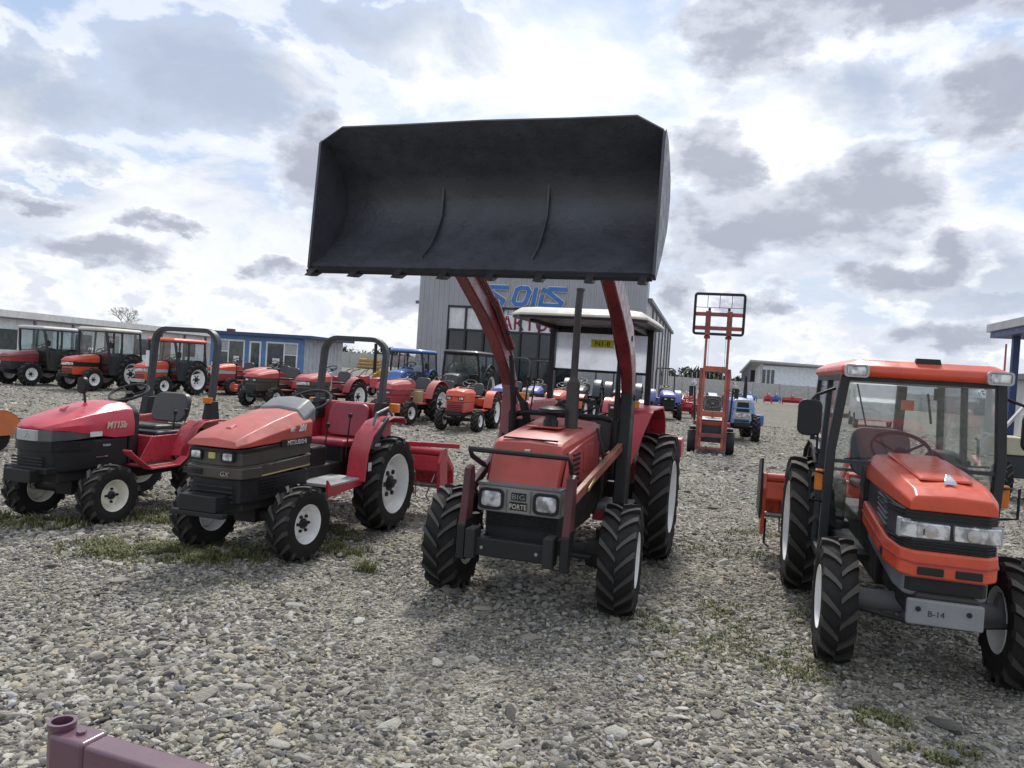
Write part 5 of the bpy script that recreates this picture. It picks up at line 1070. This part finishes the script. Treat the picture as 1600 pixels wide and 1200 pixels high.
for x, y, lb in ((-7.8, 34, 'red cultivator framed by the left half of the second roll bar'), (-6.9, 33, 'nearest red cultivator inside the second roll bar'), (-6.2, 35.5, 'red cultivator beside the right post of the second roll bar'), (-7.4, 38, 'red cultivator farthest back below the timber stack'), (-5.4, 33.2, 'red cultivator just right of the second roll bar post')):
    t = thing('walking_cultivator', lb, 'cultivator', (x, y, 0), radians(-20+r5.uniform(-30, 30)), 'red cultivators in front of the far left wall', 1.1)
    MB().prx([(-.3, .35), (-.25, .75), (.25, .80), (.4, .5), (.3, .3)], -.2, .2).done('engine_cover', red, t, bevel=.03); wheel(t, .28, 0, .24, .12, .11, white, 12, seg=20, simple=True); wheel(t, -.28, 0, .24, .12, .11, white, 12, seg=20, simple=True)
    MB().tube([(-.08, .2, .7), (-.25, .7, 1.05), (-.28, .95, 1.1)], .018, 6).tube([(.08, .2, .7), (.25, .7, 1.05), (.28, .95, 1.1)], .018, 6).done('handlebar', blackp, t); MB().box(-.1, .1, .3, .9, .25, .35).done('tine_bar', darkred, t)
for x, y, c_, lb, w_ in ((19.0, 64, blue1, 'dark blue soil tiller before the far concrete wall right of the forklift', .45), (20.0, 64.6, bluel, 'pale blue tiller beside a darker blue one at the far wall', .6), (21.4, 64, red, 'short red tiller before the wall beneath the white shed', .3), (22.2, 64.5, blue1, 'small blue tiller between two red ones at the far wall', .35), (23.4, 64, red, 'wide red tiller rightmost before the far wall', .75)):
    t = thing('rotary_tiller', lb, 'tiller', (x, y, 0), radians(-5), None, 1.0); tiller(t, 0, c_, w_, .36, False)
pl = thing('dark_beam', 'dark steel beam lying on the gravel left of the door mirror', 'beam', (18.7, 45.5, 0), radians(-5)); MB().box(-1.2, 1.6, -.12, .12, 0, .22).done('beam', rustred, pl, bevel=.01); MB().box(-1.25, 1.65, -.3, .3, .22, .26).done('flange', rustred, pl)
# yellow machine behind blue cab tractor
ym = thing('yellow_machine', 'small yellow and black machine with frame behind the blue cab tractor', 'machine', (-7.0, 44, 0), radians(-16))
yel = mat('machine yellow paint', (.55, .30, .03), .5, dust=.2)
MB().prx([(-.8, .6), (-.8, 1.1), (.2, 1.3), (1.0, 1.2), (1.0, .6)], -.5, .5).done('body', yel, ym, bevel=.05); rops(ym, .5, 1.2, 2.35, .6)
for s in (-1, 1):
    wheel(ym, s*.62, -.5, .42, .28, .2, blackp, 14, seg=24, simple=True); wheel(ym, s*.62, .8, .42, .28, .2, blackp, 14, seg=24, simple=True)
    MB().bar((s*.45, .6, 1.1), (s*.45, -1.2, .8), .1, .16).done('boom', yel, ym)
MB().tube([(-1.0, 0, 0), (-1.0, 0, 2.6)], .1, 8).done('upright', blackp, ym)
# things behind the right cab tractor
wt = thing('white_tank', 'white rounded tank with yellow base on the gravel behind the right cab tractor', 'tank', (5.35, 13.2, 0), radians(-16))
MB().lathe([(0, .001), (0, .2), (.12, .24), (.3, .22), (.4, .12), (.42, .001)], 18, (0, 0, .10), 'z').done('tank', mat('white plastic', (.65, .65, .62), .5, dust=.3), wt); MB().box(-.22, .22, -.2, .2, .02, .12).done('base', yel, wt, bevel=.02)
wm = thing('white_machine', 'white machine with sloping chute and yellowish frame at the right edge', 'machine', (9.3, 13.2, 0), radians(-16))
cr_ = mat('yellowed white paint', (.52, .47, .33), .5, dust=.3); wp = mat('white machine paint', (.6, .6, .6), .45, dust=.25)
MB().box(-.8, 1.6, -.3, .5, .75, 1.05).done('frame', cr_, wm, bevel=.02); MB().prx([(-.35, 1.05), (-.1, 1.9), (.1, 1.9), (.4, 1.05)], -.4, 1.2).done('chute', wp, wm, bevel=.02)
MB().box(-.7, 1.5, -.2, .4, .35, .75).done('body', charc, wm, bevel=.02)
for x in (-.6, 1.3): wheel(wm, x if abs(x) > .7 else -.75, -.2, .32, .2, .16, white, 12, seg=24, simple=True)
for x in (-.3, .2, .7): MB().bar((x, -.36, 1.0), (x-.25, -.34, 1.45), .05, .03).done('chute_rib', wp, wm)
MB().bar((-.9, -.3, 1.05), (-.25, -.1, 1.9), .06, .04).bar((-.9, -.3, 1.05), (-.9, .4, 1.05), .05, .05).done('support_arm', wp, wm)
vn = thing('distant_van', 'row of vehicles glimpsed through the right cab window', 'vehicle', (17, 36, 0), radians(-20))
MB().prx([(-2.2, .35), (-2.2, 1.2), (-1.4, 1.35), (-.9, 2.0), (2.4, 2.05), (2.4, .35)], -.9, .9).done('body', wp, vn, bevel=.08); MB().prx([(-1.25, 1.35), (-.85, 1.9), (.4, 1.9), (.4, 1.35)], -.91, .91).done('side_window', darkgl, vn)
for s in (-1, 1):
    for y in (-1.4, 1.5): wheel(vn, s*.85, y, .34, .2, .2, steel, 30, seg=24, simple=True)
